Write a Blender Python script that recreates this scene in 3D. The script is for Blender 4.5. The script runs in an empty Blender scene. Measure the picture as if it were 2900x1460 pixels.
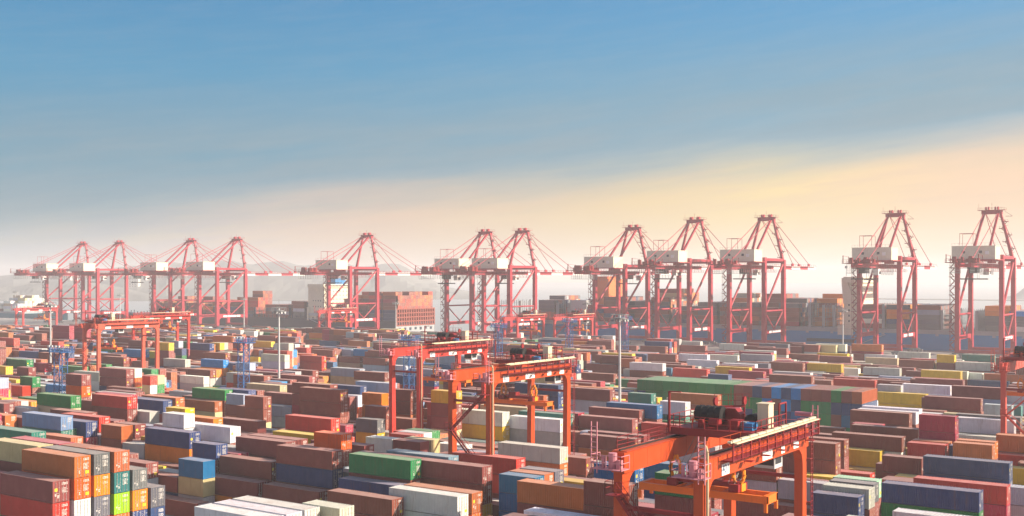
import bpy, bmesh, math, random
from mathutils import Vector, Matrix
R = math.radians
sc = bpy.context.scene
# ---------------------------------------------------------------- camera
# world axes: x runs along the long side of the containers, y across the rows towards the water, z up; the yard ground is z = 0
TH = R(34.5); SN, CS = math.sin(TH), math.cos(TH); HC = 38.3
cam = bpy.data.cameras.new('camera'); camo = bpy.data.objects.new('camera', cam); sc.collection.objects.link(camo)
camo.location = (0, 0, HC); camo.rotation_euler = (R(90), 0, TH)
cam.sensor_width = 36; cam.lens = 36 * 3175 / 2900; cam.shift_y = (787 - 730) / 2900
cam.clip_start = 1; cam.clip_end = 30000
sc.camera = camo
# ---------------------------------------------------------------- sun and sky
SUN_EL, SUN_AZ = R(27), R(29)          # azimuth from +x towards +y
sd = Vector((math.cos(SUN_EL) * math.cos(SUN_AZ), math.cos(SUN_EL) * math.sin(SUN_AZ), math.sin(SUN_EL)))
sun = bpy.data.lights.new('sun', 'SUN'); sun.energy = 5.0; sun.angle = R(0.6); sun.color = (1.0, .84, .66)
suno = bpy.data.objects.new('sun', sun); sc.collection.objects.link(suno); suno.rotation_euler = sd.to_track_quat('Z', 'Y').to_euler()
sc.view_settings.view_transform = 'Standard'; sc.view_settings.look = 'None'; sc.view_settings.exposure = 0.93; sc.view_settings.gamma = 1
w = bpy.data.worlds.new('World'); sc.world = w; w.use_nodes = True
nt = w.node_tree; nt.nodes.clear()
class NT:
    def __init__(s, nt): s.nt = nt
    def n(s, t, **k):
        x = s.nt.nodes.new(t)
        for a, b in k.items(): setattr(x, a, b)
        return x
    def l(s, a, b): s.nt.links.new(a, b)
    def set(s, sock, v):
        if hasattr(v, 'is_output') or hasattr(v, 'links'): s.l(v, sock)
        else: sock.default_value = v
    def m(s, op, a, b=0.0, c=0.0, clamp=False):
        x = s.n('ShaderNodeMath', operation=op, use_clamp=clamp)
        for i, v in enumerate((a, b, c)): s.set(x.inputs[i], v)
        return x.outputs[0]
    def vm(s, op, a, b):
        x = s.n('ShaderNodeVectorMath', operation=op); s.set(x.inputs[0], a); s.set(x.inputs[1], b)
        return x.outputs['Value'] if op == 'DOT_PRODUCT' else x.outputs[0]
    def mix(s, f, a, b, mode='MIX'):
        x = s.n('ShaderNodeMix', data_type='RGBA', blend_type=mode)
        s.set(x.inputs[0], f); s.set(x.inputs[6], a); s.set(x.inputs[7], b); return x.outputs[2]
    def ramp(s, f, stops, interp='LINEAR'):
        x = s.n('ShaderNodeValToRGB'); r = x.color_ramp; r.interpolation = interp
        while len(r.elements) < len(stops): r.elements.new(.5)
        for e, (p, c) in zip(r.elements, stops): e.position = p; e.color = c if len(c) == 4 else (*c, 1)
        s.set(x.inputs[0], f); return x.outputs[0]
    def sm(s, v, a, b, lo=0., hi=1.):
        x = s.n('ShaderNodeMapRange', interpolation_type='SMOOTHSTEP'); s.set(x.inputs[0], v)
        for i, q in enumerate((a, b, lo, hi)): x.inputs[i + 1].default_value = q
        return x.outputs[0]
    def noise(s, vec, scale, detail=3, rough=.5):
        x = s.n('ShaderNodeTexNoise'); s.set(x.inputs['Vector'], vec); x.inputs['Scale'].default_value = scale
        x.inputs['Detail'].default_value = detail; x.inputs['Roughness'].default_value = rough; return x.outputs[0]
def lin(r, g, b):
    f = lambda c: (c / 255 / 12.92) if c / 255 <= .04045 else ((c / 255 + .055) / 1.055) ** 2.4
    return (f(r), f(g), f(b), 1)
K = NT(nt)
tc = K.n('ShaderNodeTexCoord'); D = tc.outputs['Generated']
sx = K.n('ShaderNodeSeparateXYZ'); K.l(D, sx.inputs[0]); el = K.m('ARCSINE', sx.outputs[2])
az = K.m('ARCTAN2', K.vm('DOT_PRODUCT', D, (CS, SN, 0)), K.vm('DOT_PRODUCT', D, (-SN, CS, 0)))
azc = K.m('MINIMUM', K.m('MAXIMUM', az, -.6), .75)
# streaky cloud bands: noise stretched along the horizon
cb = K.n('ShaderNodeCombineXYZ'); K.set(cb.inputs[0], K.m('MULTIPLY', az, 3.0)); K.set(cb.inputs[1], K.m('MULTIPLY', K.m('SUBTRACT', el, K.m('MULTIPLY', azc, .12)), 26.0))
st = K.noise(cb.outputs[0], 1.3, 5, .55); st2 = K.noise(cb.outputs[0], 4.5, 4, .6)
q = K.m('SUBTRACT', el, K.m('ADD', K.m('MULTIPLY', azc, .085), .082))
q = K.m('ADD', q, K.m('MULTIPLY', K.m('SUBTRACT', st, .5), .06))
st3 = K.noise(cb.outputs[0], .45, 2, .5); q = K.m('ADD', q, K.m('MULTIPLY', K.m('SUBTRACT', st3, .5), .075))
warm = K.sm(q, .030, -.034)
left = K.sm(azc, -.52, -.14)
blueC = K.ramp(K.m('MULTIPLY', el, 3.5, clamp=True), [(0, lin(168, 182, 186)), (.16, lin(140, 166, 176)), (.36, lin(108, 160, 184)), (.62, lin(88, 156, 194)), (.85, lin(76, 146, 192)), (1, lin(64, 134, 188))])
blueR = K.ramp(K.m('MULTIPLY', el, 3.5, clamp=True), [(0, lin(200, 192, 182)), (.36, lin(160, 184, 194)), (.55, lin(126, 176, 202)), (.8, lin(100, 166, 210)), (1, lin(90, 158, 208))])
blue = K.mix(K.sm(azc, -.35, .5), blueC, blueR)
wc = K.ramp(K.m('ADD', K.m('MULTIPLY', azc, .9), .45, clamp=True), [(0, lin(196, 200, 206)), (.14, lin(206, 198, 196)), (.35, lin(224, 198, 176)), (.52, lin(238, 212, 168)), (.66, lin(252, 226, 170)), (.8, lin(250, 216, 182)), (1, lin(250, 214, 186))])
hot = K.mix(K.sm(el, .07, .0), wc, K.ramp(K.m('ADD', K.m('MULTIPLY', azc, .9), .45, clamp=True), [(0, lin(206, 208, 212)), (.3, lin(226, 206, 188)), (.6, lin(250, 232, 196)), (1, lin(252, 238, 220))]))
bank = K.m('MULTIPLY', K.sm(q, .004, .040), K.m('SUBTRACT', 1.0, K.sm(q, .045, .115)))
blue = K.mix(K.m('MULTIPLY', bank, K.sm(st, .30, .62, .15, .62)), blue, K.mix(left, lin(140, 160, 172), lin(148, 168, 178)))
hot = K.mix(K.sm(st2, .38, .66, 0, .35), hot, K.mix(K.sm(st, .3, .7), lin(232, 200, 178), lin(246, 226, 176)))
skyc = K.mix(K.m('MULTIPLY', warm, K.m('ADD', K.m('MULTIPLY', left, .5), .5)), blue, hot)
skyc = K.mix(K.sm(st2, .35, .75, 0, .09), skyc, K.mix(.5, skyc, lin(226, 214, 204)))
nish = K.n('ShaderNodeTexSky', sky_type='NISHITA', sun_disc=False, sun_elevation=SUN_EL, sun_rotation=R(90) - SUN_AZ, air_density=1.2, dust_density=2.5, ozone_density=1.5)
scale = K.n('ShaderNodeVectorMath', operation='SCALE'); K.l(nish.outputs[0], scale.inputs[0]); scale.inputs[3].default_value = 0.078
up = K.sm(el, .30, .62)
inv = 1 / 2 ** 0.93
sc2 = K.n('ShaderNodeVectorMath', operation='SCALE'); K.l(skyc, sc2.inputs[0]); sc2.inputs[3].default_value = inv
back = K.sm(K.m('ABSOLUTE', az), .8, 1.6)          # the sky away from the glow is a deeper, dimmer blue
low = K.mix(back, sc2.outputs[0], (.19, .205, .26, 1))
fin = K.mix(up, low, scale.outputs[0])
bg = K.n('ShaderNodeBackground'); K.l(fin, bg.inputs[0]); bg.inputs[1].default_value = 1.0
wo = K.n('ShaderNodeOutputWorld'); K.l(bg.outputs[0], wo.inputs[0])
sc.cycles.use_denoising = True; sc.cycles.max_bounces = 5; sc.cycles.diffuse_bounces = 3; sc.cycles.volume_bounces = 3; sc.cycles.transparent_max_bounces = 4
# ---------------------------------------------------------------- mesh and tagging helpers
COLL = sc.collection
def tag(o, label=None, cat=None, group=None, kind=None):
    if label: o['label'] = label
    if cat: o['category'] = cat
    if group: o['group'] = group
    if kind: o['kind'] = kind
    return o
def thing(name, label, cat, loc=(0, 0, 0), rz=0, group=None):
    o = bpy.data.objects.new(name, None); COLL.objects.link(o); o.location = loc; o.rotation_euler = (0, 0, rz); o.empty_display_size = .5
    return tag(o, label, cat, group)
KIDS = {}
def par(c, p): c.parent = p; KIDS.setdefault(p.name, []).append(c)
def copy_tree(o, parent=None, color=None):
    c = o.copy(); COLL.objects.link(c)
    if color: c.color = color
    if parent is not None: par(c, parent)
    for ch in KIDS.get(o.name, []): copy_tree(ch, c, color)
    return c
class MB:
    def __init__(s): s.v = []; s.f = []; s.m = []; s.c = None
    def face(s, pts, m=0):
        k = len(s.v); s.v += [tuple(p) for p in pts]; s.f.append(tuple(range(k, k + len(pts)))); s.m.append(m)
    def hexa(s, p, m=0):
        k = len(s.v); s.v += [tuple(q) for q in p]
        for f in ((0, 3, 2, 1), (4, 5, 6, 7), (0, 1, 5, 4), (1, 2, 6, 5), (2, 3, 7, 6), (3, 0, 4, 7)):
            s.f.append(tuple(k + i for i in f)); s.m.append(m)
    def box(s, x0, x1, y0, y1, z0, z1, m=0):
        x0, x1 = min(x0, x1), max(x0, x1); y0, y1 = min(y0, y1), max(y0, y1); z0, z1 = min(z0, z1), max(z0, z1)
        s.hexa([(x0, y0, z0), (x1, y0, z0), (x1, y1, z0), (x0, y1, z0), (x0, y0, z1), (x1, y0, z1), (x1, y1, z1), (x0, y1, z1)], m)
    def beam(s, p, q, w, h=None, m=0, up=(0, 0, 1), w2=None, h2=None):
        h = h or w; w2 = w2 or w; h2 = h2 or h; p = Vector(p); q = Vector(q); d = (q - p).normalized(); u = Vector(up)
        if abs(d.dot(u)) > .98: u = Vector((0, 1, 0))
        a = d.cross(u).normalized(); b = a.cross(d).normalized()
        P = [p + a * (i * w / 2) + b * (j * h / 2) for i, j in ((-1, -1), (1, -1), (1, 1), (-1, 1))]
        Q = [q + a * (i * w2 / 2) + b * (j * h2 / 2) for i, j in ((-1, -1), (1, -1), (1, 1), (-1, 1))]
        s.hexa([P[3], P[2], P[1], P[0], Q[3], Q[2], Q[1], Q[0]], m)
    def tube(s, p, q, r, n=8, m=0, r2=None, caps=True):
        r2 = r if r2 is None else r2; p = Vector(p); q = Vector(q); d = (q - p).normalized(); u = Vector((0, 0, 1))
        if abs(d.z) > .98: u = Vector((0, 1, 0))
        a = d.cross(u).normalized(); b = d.cross(a).normalized(); k = len(s.v)
        for c, rr in ((p, r), (q, r2)):
            for i in range(n):
                t = 2 * math.pi * i / n; s.v.append(tuple(c + a * math.cos(t) * rr + b * math.sin(t) * rr))
        for i in range(n):
            j = (i + 1) % n; s.f.append((k + i, k + j, k + n + j, k + n + i)); s.m.append(m)
        if caps: s.f.append(tuple(k + i for i in range(n))[::-1]); s.m.append(m); s.f.append(tuple(k + n + i for i in range(n))); s.m.append(m)
    def path(s, pts, r, n=5, m=0):
        for a, b in zip(pts, pts[1:]): s.tube(a, b, r, n, m)
    def prism(s, pts, axis, a0, a1, m=0):
        """polygon pts (two coords) extruded along axis ('x': pts are y,z ; 'y': pts are x,z ; 'z': pts are x,y)"""
        mk = {'x': lambda p, a: (a, p[0], p[1]), 'y': lambda p, a: (p[0], a, p[1]), 'z': lambda p, a: (p[0], p[1], a)}[axis]
        k = len(s.v); n = len(pts); s.v += [mk(p, a0) for p in pts] + [mk(p, a1) for p in pts]
        s.f.append(tuple(range(k, k + n))); s.m.append(m); s.f.append(tuple(range(k + n, k + 2 * n))[::-1]); s.m.append(m)
        for i in range(n):
            j = (i + 1) % n; s.f.append((k + i, k + n + i, k + n + j, k + j)); s.m.append(m)
    def mesh(s, name, mats, fix=True):
        me = bpy.data.meshes.new(name); me.from_pydata(s.v, [], s.f)
        for x in (mats if isinstance(mats, (list, tuple)) else [mats]): me.materials.append(x)
        me.polygons.foreach_set('material_index', s.m)
        if s.c:
            ca = me.color_attributes.new('paint', 'FLOAT_COLOR', 'CORNER'); buf = []
            for p, c in zip(me.polygons, s.c): buf += list(c) * p.loop_total
            ca.data.foreach_set('color', buf)
        me.update()
        if fix:
            bm = bmesh.new(); bm.from_mesh(me); bmesh.ops.recalc_face_normals(bm, faces=bm.faces); bm.to_mesh(me); bm.free()
        return me
    def build(s, name, mats, parent=None, loc=(0, 0, 0), fix=True, color=None):
        return put(name, s.mesh(name, mats, fix), parent, loc, color)
def put(name, me, parent=None, loc=(0, 0, 0), color=None):
    o = bpy.data.objects.new(name, me); COLL.objects.link(o); o.location = loc
    if parent is not None: par(o, parent)
    if color: o.color = color
    return o
# ---------------------------------------------------------------- materials
def mat(name, col, rough=.6, metal=0., dirt=.25, dirtcol=(.08, .05, .04, 1), scale=.6, streak=True, attr=None, dust_toplight=0., bump=None, ends=False, spec=.22, patch=0.):
    m = bpy.data.materials.new(name); m.use_nodes = True; k = NT(m.node_tree); b = m.node_tree.nodes['Principled BSDF']
    tc = k.n('ShaderNodeTexCoord'); P = tc.outputs['Object']; oi = k.n('ShaderNodeObjectInfo')
    if attr == 'object': base = oi.outputs['Color']
    elif attr == 'paint': base = k.n('ShaderNodeVertexColor', layer_name='paint').outputs[0]
    else: base = (*col[:3], 1)
    off = k.n('ShaderNodeVectorMath', operation='ADD'); k.l(P, off.inputs[0])
    s2 = k.n('ShaderNodeVectorMath', operation='SCALE'); s2.inputs[0].default_value = (37, 53, 11); k.l(oi.outputs['Random'], s2.inputs[3]); k.l(s2.outputs[0], off.inputs[1])
    V = off.outputs[0]
    n1 = k.noise(V, scale, 5, .6)
    base = k.mix(k.sm(n1, .35, .8, 0, .8 * dirt), base, k.mix(.07, k.mix(.5, base, base, 'ADD'), (.5, .46, .42, 1)))       # sun-bleached patches
    if streak:
        mp = k.n('ShaderNodeMapping'); k.l(V, mp.inputs[0]); mp.inputs[3].default_value = (2.6, 2.6, .22)
        n2 = k.noise(mp.outputs[0], 1.0, 4, .65)
        base = k.mix(k.sm(n2, .52, .82, 0, dirt * 1.6), base, k.mix(.35, dirtcol, base))
    if patch: base = k.mix(k.sm(k.noise(V, .38, 5, .7), .50, .66, 0, patch), base, k.mix(.4, (.23, .13, .08, 1), base)); base = k.mix(k.sm(k.noise(V, 1.7, 4, .7), .56, .7, 0, patch * .8), base, (.10, .08, .07, 1))
    if dust_toplight:
        ge = k.n('ShaderNodeNewGeometry'); sp = k.n('ShaderNodeSeparateXYZ'); k.l(ge.outputs['Normal'], sp.inputs[0])
        n3 = k.noise(V, .9, 4, .6)
        base = k.mix(k.m('MULTIPLY', k.sm(sp.outputs[2], .6, .95), k.sm(n3, .2, .75, dust_toplight * .55, dust_toplight)), base, (.56, .47, .43, 1))  # upward faces turned paler: roof dust, plus the lit tone of tops painted in
    if ends:   # locking bars, ribs and code patches of closed doors seen from far off, as a surface pattern on the end walls
        ge = k.n('ShaderNodeNewGeometry'); sp = k.n('ShaderNodeSeparateXYZ'); k.l(ge.outputs['Normal'], sp.inputs[0]); so = k.n('ShaderNodeSeparateXYZ'); k.l(P, so.inputs[0])
        e = k.m('GREATER_THAN', sp.outputs[0], .9)
        wv = k.m('LESS_THAN', k.m('FRACT', k.m('MULTIPLY', so.outputs[1], 1.6)), .13)
        mp = k.n('ShaderNodeMapping'); k.l(P, mp.inputs[0]); mp.inputs[3].default_value = (1, 2.4, 3.6)
        vo = k.noise(mp.outputs[0], 1.5, 2, .5)
        base = k.mix(k.m('MULTIPLY', e, k.m('MAXIMUM', k.m('MULTIPLY', wv, .45), k.sm(vo, .60, .66, 0, .6))), base, (.66, .62, .56, 1))
        mp = k.n('ShaderNodeMapping'); k.l(P, mp.inputs[0])
        wx = k.m('SINE', k.m('MULTIPLY', so.outputs[0], 22.4))
        sidem = k.m('GREATER_THAN', k.m('ABSOLUTE', sp.outputs[1]), .9)
        base = k.mix(k.m('MULTIPLY', sidem, k.sm(wx, -.2, .9, 0, .16)), base, k.mix(.5, base, (.02, .02, .02, 1)))
    k.set(b.inputs['Base Color'], base)
    b.inputs['Roughness'].default_value = rough; b.inputs['Metallic'].default_value = metal; b.inputs['Specular IOR Level'].default_value = spec
    if bump:
        bp = k.n('ShaderNodeBump'); bp.inputs[0].default_value = bump[1]; bp.inputs[1].default_value = .05; k.l(k.noise(V, bump[0], 4, .6), bp.inputs[2]); k.l(bp.outputs[0], b.inputs['Normal'])
    return m
M = {}
M['cpaint'] = mat('container_paint', (1, 1, 1), .5, attr='object', dirt=.5, dirtcol=(.17, .075, .035, 1), dust_toplight=.42)
M['cfar'] = mat('container_paint_far', (1, 1, 1), .55, attr='paint', dirt=.35, dirtcol=(.16, .07, .035, 1), dust_toplight=.42, ends=True, scale=.12)
M['croof'] = mat('container_roof_paint', (1, 1, 1), .6, attr='object', dirt=.75, dirtcol=(.24, .12, .06, 1), dust_toplight=.42, scale=.5, patch=.5)
M['mark'] = mat('white_marking', (.75, .72, .68), .6, dirt=.3)
M['rod'] = mat('galvanised_steel', (.55, .53, .50), .4, .5, dirt=.3)
M['yel'] = mat('yellow_sticker', (.85, .68, .02), .5, dirt=.1)
M['dark'] = mat('dark_gasket', (.025, .022, .022), .7)
M['opaint'] = mat('crane_paint', (1, 1, 1), .42, attr='object', dirt=.3, dirtcol=(.10, .03, .02, 1))
M['crim'] = mat('crimson_machinery_paint', (.24, .018, .022), .5, dirt=.3)
M['pink'] = mat('pink_platform_paint', (.55, .22, .26), .55, dirt=.3)
M['cream'] = mat('cream_paint', (.64, .57, .40), .5, dirt=.15)
M['white'] = mat('white_paint', (.82, .81, .78), .5, dirt=.12)
M['sign'] = mat('white_plate', (.85, .85, .84), .4, dirt=.08, streak=False)
M['ink'] = mat('grey_lettering', (.16, .22, .30), .6, streak=False)
M['blk'] = mat('black_rubber', (.02, .02, .022), .55, streak=False)
M['grey'] = mat('grey_steel', (.26, .27, .28), .5, .2, dirt=.3)
M['lgrey'] = mat('light_grey_steel', (.5, .52, .53), .5, .1, dirt=.3)
M['yor'] = mat('yellow_orange_paint', (.85, .28, .02), .45, dirt=.25)
M['ored'] = mat('orange_spreader_paint', (.78, .17, .02), .45, dirt=.3)
M['bluep'] = mat('blue_lattice_paint', (.03, .11, .30), .5, dirt=.25)
M['bmot'] = mat('blue_motor_paint', (.05, .22, .48), .45)
M['sts'] = mat('quay_crane_paint', (.40, .028, .05), .5, dirt=.4, dirtcol=(.12, .03, .04, 1))
M['house'] = mat('machine_house_paint', (.72, .66, .52), .5, dirt=.25, dirtcol=(.35, .22, .14, 1))
M['brown'] = mat('cable_duct_tan', (.55, .42, .26), .5, dirt=.3)
M['glass'] = mat('dark_glass', (.03, .035, .045), .15, streak=False)
M['hullb'] = mat('blue_hull_paint', (.01, .22, .52), .5, dirt=.3, dirtcol=(.1, .08, .08, 1), scale=.05)
M['hulln'] = mat('dark_hull_paint', (.018, .035, .065), .5, dirt=.3, scale=.05)
M['hullt'] = mat('teal_hull_paint', (.03, .21, .28), .5, dirt=.3, scale=.05)
M['hullr'] = mat('red_lashing_paint', (.28, .07, .05), .5, dirt=.3, scale=.2)
M['deck'] = mat('deck_grey_paint', (.33, .36, .38), .6, dirt=.3, scale=.1)
M['fun'] = mat('funnel_orange_paint', (.75, .20, .07), .5, dirt=.15, scale=.1)
M['hill'] = mat('hill_scrub', (.17, .18, .17), .9, dirt=.6, dirtcol=(.34, .31, .27, 1), scale=.006, streak=False)
M['rock'] = mat('quarry_rock', (.42, .39, .35), .9, dirt=.6, scale=.02, streak=False)
M['bldg'] = mat('pale_tower_wall', (.6, .58, .54), .8, dirt=.15)
# concrete, water
m = bpy.data.materials.new('yard_concrete'); m.use_nodes = True; k = NT(m.node_tree); b = m.node_tree.nodes['Principled BSDF']; P = k.n('ShaderNodeTexCoord').outputs['Object']
c0 = k.mix(k.noise(P, .06, 6, .6), (.24, .23, .22, 1), (.40, .385, .36, 1)); c0 = k.mix(k.sm(k.noise(P, .7, 5, .7), .5, .75, 0, .5), c0, (.12, .115, .11, 1))
br = k.n('ShaderNodeTexBrick'); k.l(P, br.inputs[0]); br.inputs['Scale'].default_value = .2; br.inputs['Mortar Size'].default_value = .008; br.offset = 0
br.inputs['Color1'].default_value = br.inputs['Color2'].default_value = (1, 1, 1, 1); br.inputs['Mortar'].default_value = (.45, .45, .45, 1)
k.set(b.inputs['Base Color'], k.mix(1.0, c0, br.outputs[0], 'MULTIPLY')); b.inputs['Roughness'].default_value = .85; M['conc'] = m
m = bpy.data.materials.new('harbour_water'); m.use_nodes = True; k = NT(m.node_tree); b = m.node_tree.nodes['Principled BSDF']; P = k.n('ShaderNodeTexCoord').outputs['Object']
b.inputs['Base Color'].default_value = (.38, .39, .38, 1); b.inputs['Roughness'].default_value = .3; b.inputs['IOR'].default_value = 1.33
bp = k.n('ShaderNodeBump'); bp.inputs[0].default_value = .6; bp.inputs[1].default_value = .4; k.l(k.noise(P, .18, 6, .65), bp.inputs[2]); k.l(bp.outputs[0], b.inputs['Normal']); M['water'] = m
# ---------------------------------------------------------------- ground, quay, water, hills
g = MB(); g.box(-1900, 500, -60, 612, -1.5, 0); tag(g.build('ground', M['conc']), kind='structure')
g = MB(); g.box(-1900, 500, 612, 613.2, -3.5, .12); tag(g.build('quay_edge', M['grey']), kind='structure')
g = MB(); g.face([(-9000, -3000, -3), (6000, -3000, -3), (6000, 9000, -3), (-9000, 9000, -3)]); tag(g.build('water', M['water'], fix=False), kind='structure')
g = MB()
for yy in (110.2, 137.0, 164.6, 201.8):      # painted lane lines on the yard ground
    g.face([(-420, yy, .004), (60, yy, .004), (60, yy + .18, .004), (-420, yy + .18, .004)])
tag(g.build('lane_markings', M['mark'], fix=False), kind='structure')
def cv(px, Z, h):   # a direction and a distance on the ground plane to world coordinates (used for the far terrain only)
    X = (px - 1450) / 3175 * Z; return (X * CS - Z * SN, X * SN + Z * CS, h)
def hill(name, prof, Z0, Z1, label_mat, seed, amp=8):
    """prof: list of (bearing, height) ; a ridge at distance Z1 sloping to the shore at Z0"""
    rnd = random.Random(seed); g = MB(); n = 90; rows = 14; x0, x1 = prof[0][0], prof[-1][0]; grid = []
    from mathutils import noise as N
    for j in range(rows):
        t = j / (rows - 1); row = []
        for i in range(n + 1):
            px = x0 + (x1 - x0) * i / n
            for (a, ha), (b_, hb) in zip(prof, prof[1:]):
                if a <= px <= b_: hh = ha + (hb - ha) * (px - a) / (b_ - a)
            f = math.sin(t * math.pi / 1.5) / math.sin(math.pi / 3 * 1.0) if t < .75 else 1.0 * (1 - (t - .75) * 1.2)
            f = min(1, t / .72) ** .8 if t <= .72 else 1 - (t - .72) * 1.6
            nz = N.fractal(Vector((px * .012, t * 4, seed)), 1.0, 2.1, 5)
            row.append(cv(px, Z0 + (Z1 - Z0) * t, -3.2 + max(0, hh * f + nz * amp * min(1, hh / 30) * (t > 0))))
        grid.append(row)
    for j in range(rows - 1):
        for i in range(n): g.face([grid[j][i], grid[j][i + 1], grid[j + 1][i + 1], grid[j + 1][i]])
    return tag(g.build(name, label_mat, fix=True), kind='structure')
hill('hills', [(-500, 20), (-150, 40), (0, 48), (120, 66), (250, 70), (420, 84), (700, 88), (900, 80), (1010, 78), (1080, 84), (1130, 76), (1200, 50), (1260, 18), (1330, 4), (1360, 0)], 2150, 3500, M['hill'], 3, 9)
hill('headland', [(-200, 4), (-50, 22), (120, 34), (220, 40), (330, 26), (420, 12), (600, 8), (760, 4), (900, 2)], 2000, 2400, M['hill'], 8, 5)
hill('far_hill', [(2850, 0), (2880, 9), (2905, 24), (2960, 38), (3100, 44), (3300, 30)], 2100, 2500, M['hill'], 5, 3)
g = MB(); p0 = cv(2150, 2350, 0); p1 = cv(3100, 1950, 0); g.beam((p0[0], p0[1], -2.6), (p1[0], p1[1], -2.6), 26, 3.4); tag(g.build('breakwater', M['rock']), 'low rocky breakwater crossing the pale water at the right horizon', 'breakwater')
for n_, px, Z, wd, ht, lb in ((0, 188, 2300, 11, 52, 'broad'), (1, 203, 2310, 10, 50, 'narrow'), (2, 374, 2350, 15, 54, 'lone')):
    x, y, _ = cv(px, Z, 0); t = thing('tower_block', {0: 'pale apartment tower in front of the hills, left of a pair', 1: 'pale apartment tower in front of the hills, right of a pair', 2: 'lone pale apartment tower below the hills behind the left cranes'}[n_], 'apartment tower', (x, y, -3), TH)
    g = MB(); g.box(-wd, wd, -8, 8, 0, ht); g.box(-wd * .5, wd * .5, -5, 5, ht, ht + 4); g.build('wall', M['bldg'], t)
    g = MB()
    for r_ in range(14):
        for c_ in range(5): g.box(-wd + 1.5 + c_ * (2 * wd - 3) / 5, -wd + 1.5 + c_ * (2 * wd - 3) / 5 + 2.0, -8.06, -7.9, 3 + r_ * 3.4, 4.9 + r_ * 3.4)
    g.build('windows', M['glass'], t)
# ---------------------------------------------------------------- container colours
PAL = dict(b=(.215, .070, .060), c=(.40, .135, .065), r=(.43, .055, .045), R=(.62, .125, .035), o=(.60, .22, .06), m=(.30, .035, .065), n=(.032, .058, .15), u=(.018, .115, .25),
           U=(.03, .21, .50), k=(.12, .125, .15), g=(.46, .47, .46), s=(.34, .41, .47), w=(.66, .68, .68), e=(.52, .44, .30), y=(.62, .44, .09), G=(.032, .19, .07), t=(.04, .16, .14), M=(.36, .60, .46), l=(.26, .46, .06), q=(.17, .27, .40))
rnd = random.Random(4); CODE = [None] + list(PAL)
def shade(c):
    r_, g_, b_ = PAL[c]; j = rnd.uniform(.84, 1.16); h = rnd.uniform(-.10, .10)
    r_, g_, b_ = r_ * j * (1 + h * .5), g_ * j * (1 + h), b_ * j * (1 - h * .6); l_ = .3 * r_ + .6 * g_ + .1 * b_; s_ = 1.22
    return tuple(min(1, max(.006, l_ + (q_ - l_) * s_)) for q_ in (r_, g_, b_)) + (1,)
W_ = 2.44
def corr(mb, axis, a0, a1, pos, dep, z0, z1, pitch=.28, out=-1, m=0):
    """trapezoid corrugated sheet; axis 'x': runs along x at y=pos, waves in y ; axis 'y': runs along y at x=pos"""
    n = max(2, round((a1 - a0) / pitch)); p = (a1 - a0) / n; pr = []
    for i in range(n):
        s = a0 + i * p; pr += [(s, 0), (s + p * .25, 0), (s + p * .5, dep), (s + p * .75, dep)]
    pr.append((a1, 0))
    for (s0, d0), (s1, d1) in zip(pr, pr[1:]):
        if axis == 'x': q_ = [(s0, pos - out * d0, z0), (s1, pos - out * d1, z0), (s1, pos - out * d1, z1), (s0, pos - out * d0, z1)]
        else: q_ = [(pos - out * d0, s0, z0), (pos - out * d1, s1, z0), (pos - out * d1, s1, z1), (pos - out * d0, s0, z1)]
        if (axis == 'x') != (out < 0): q_ = q_[::-1]
        mb.face(q_, m)
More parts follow.
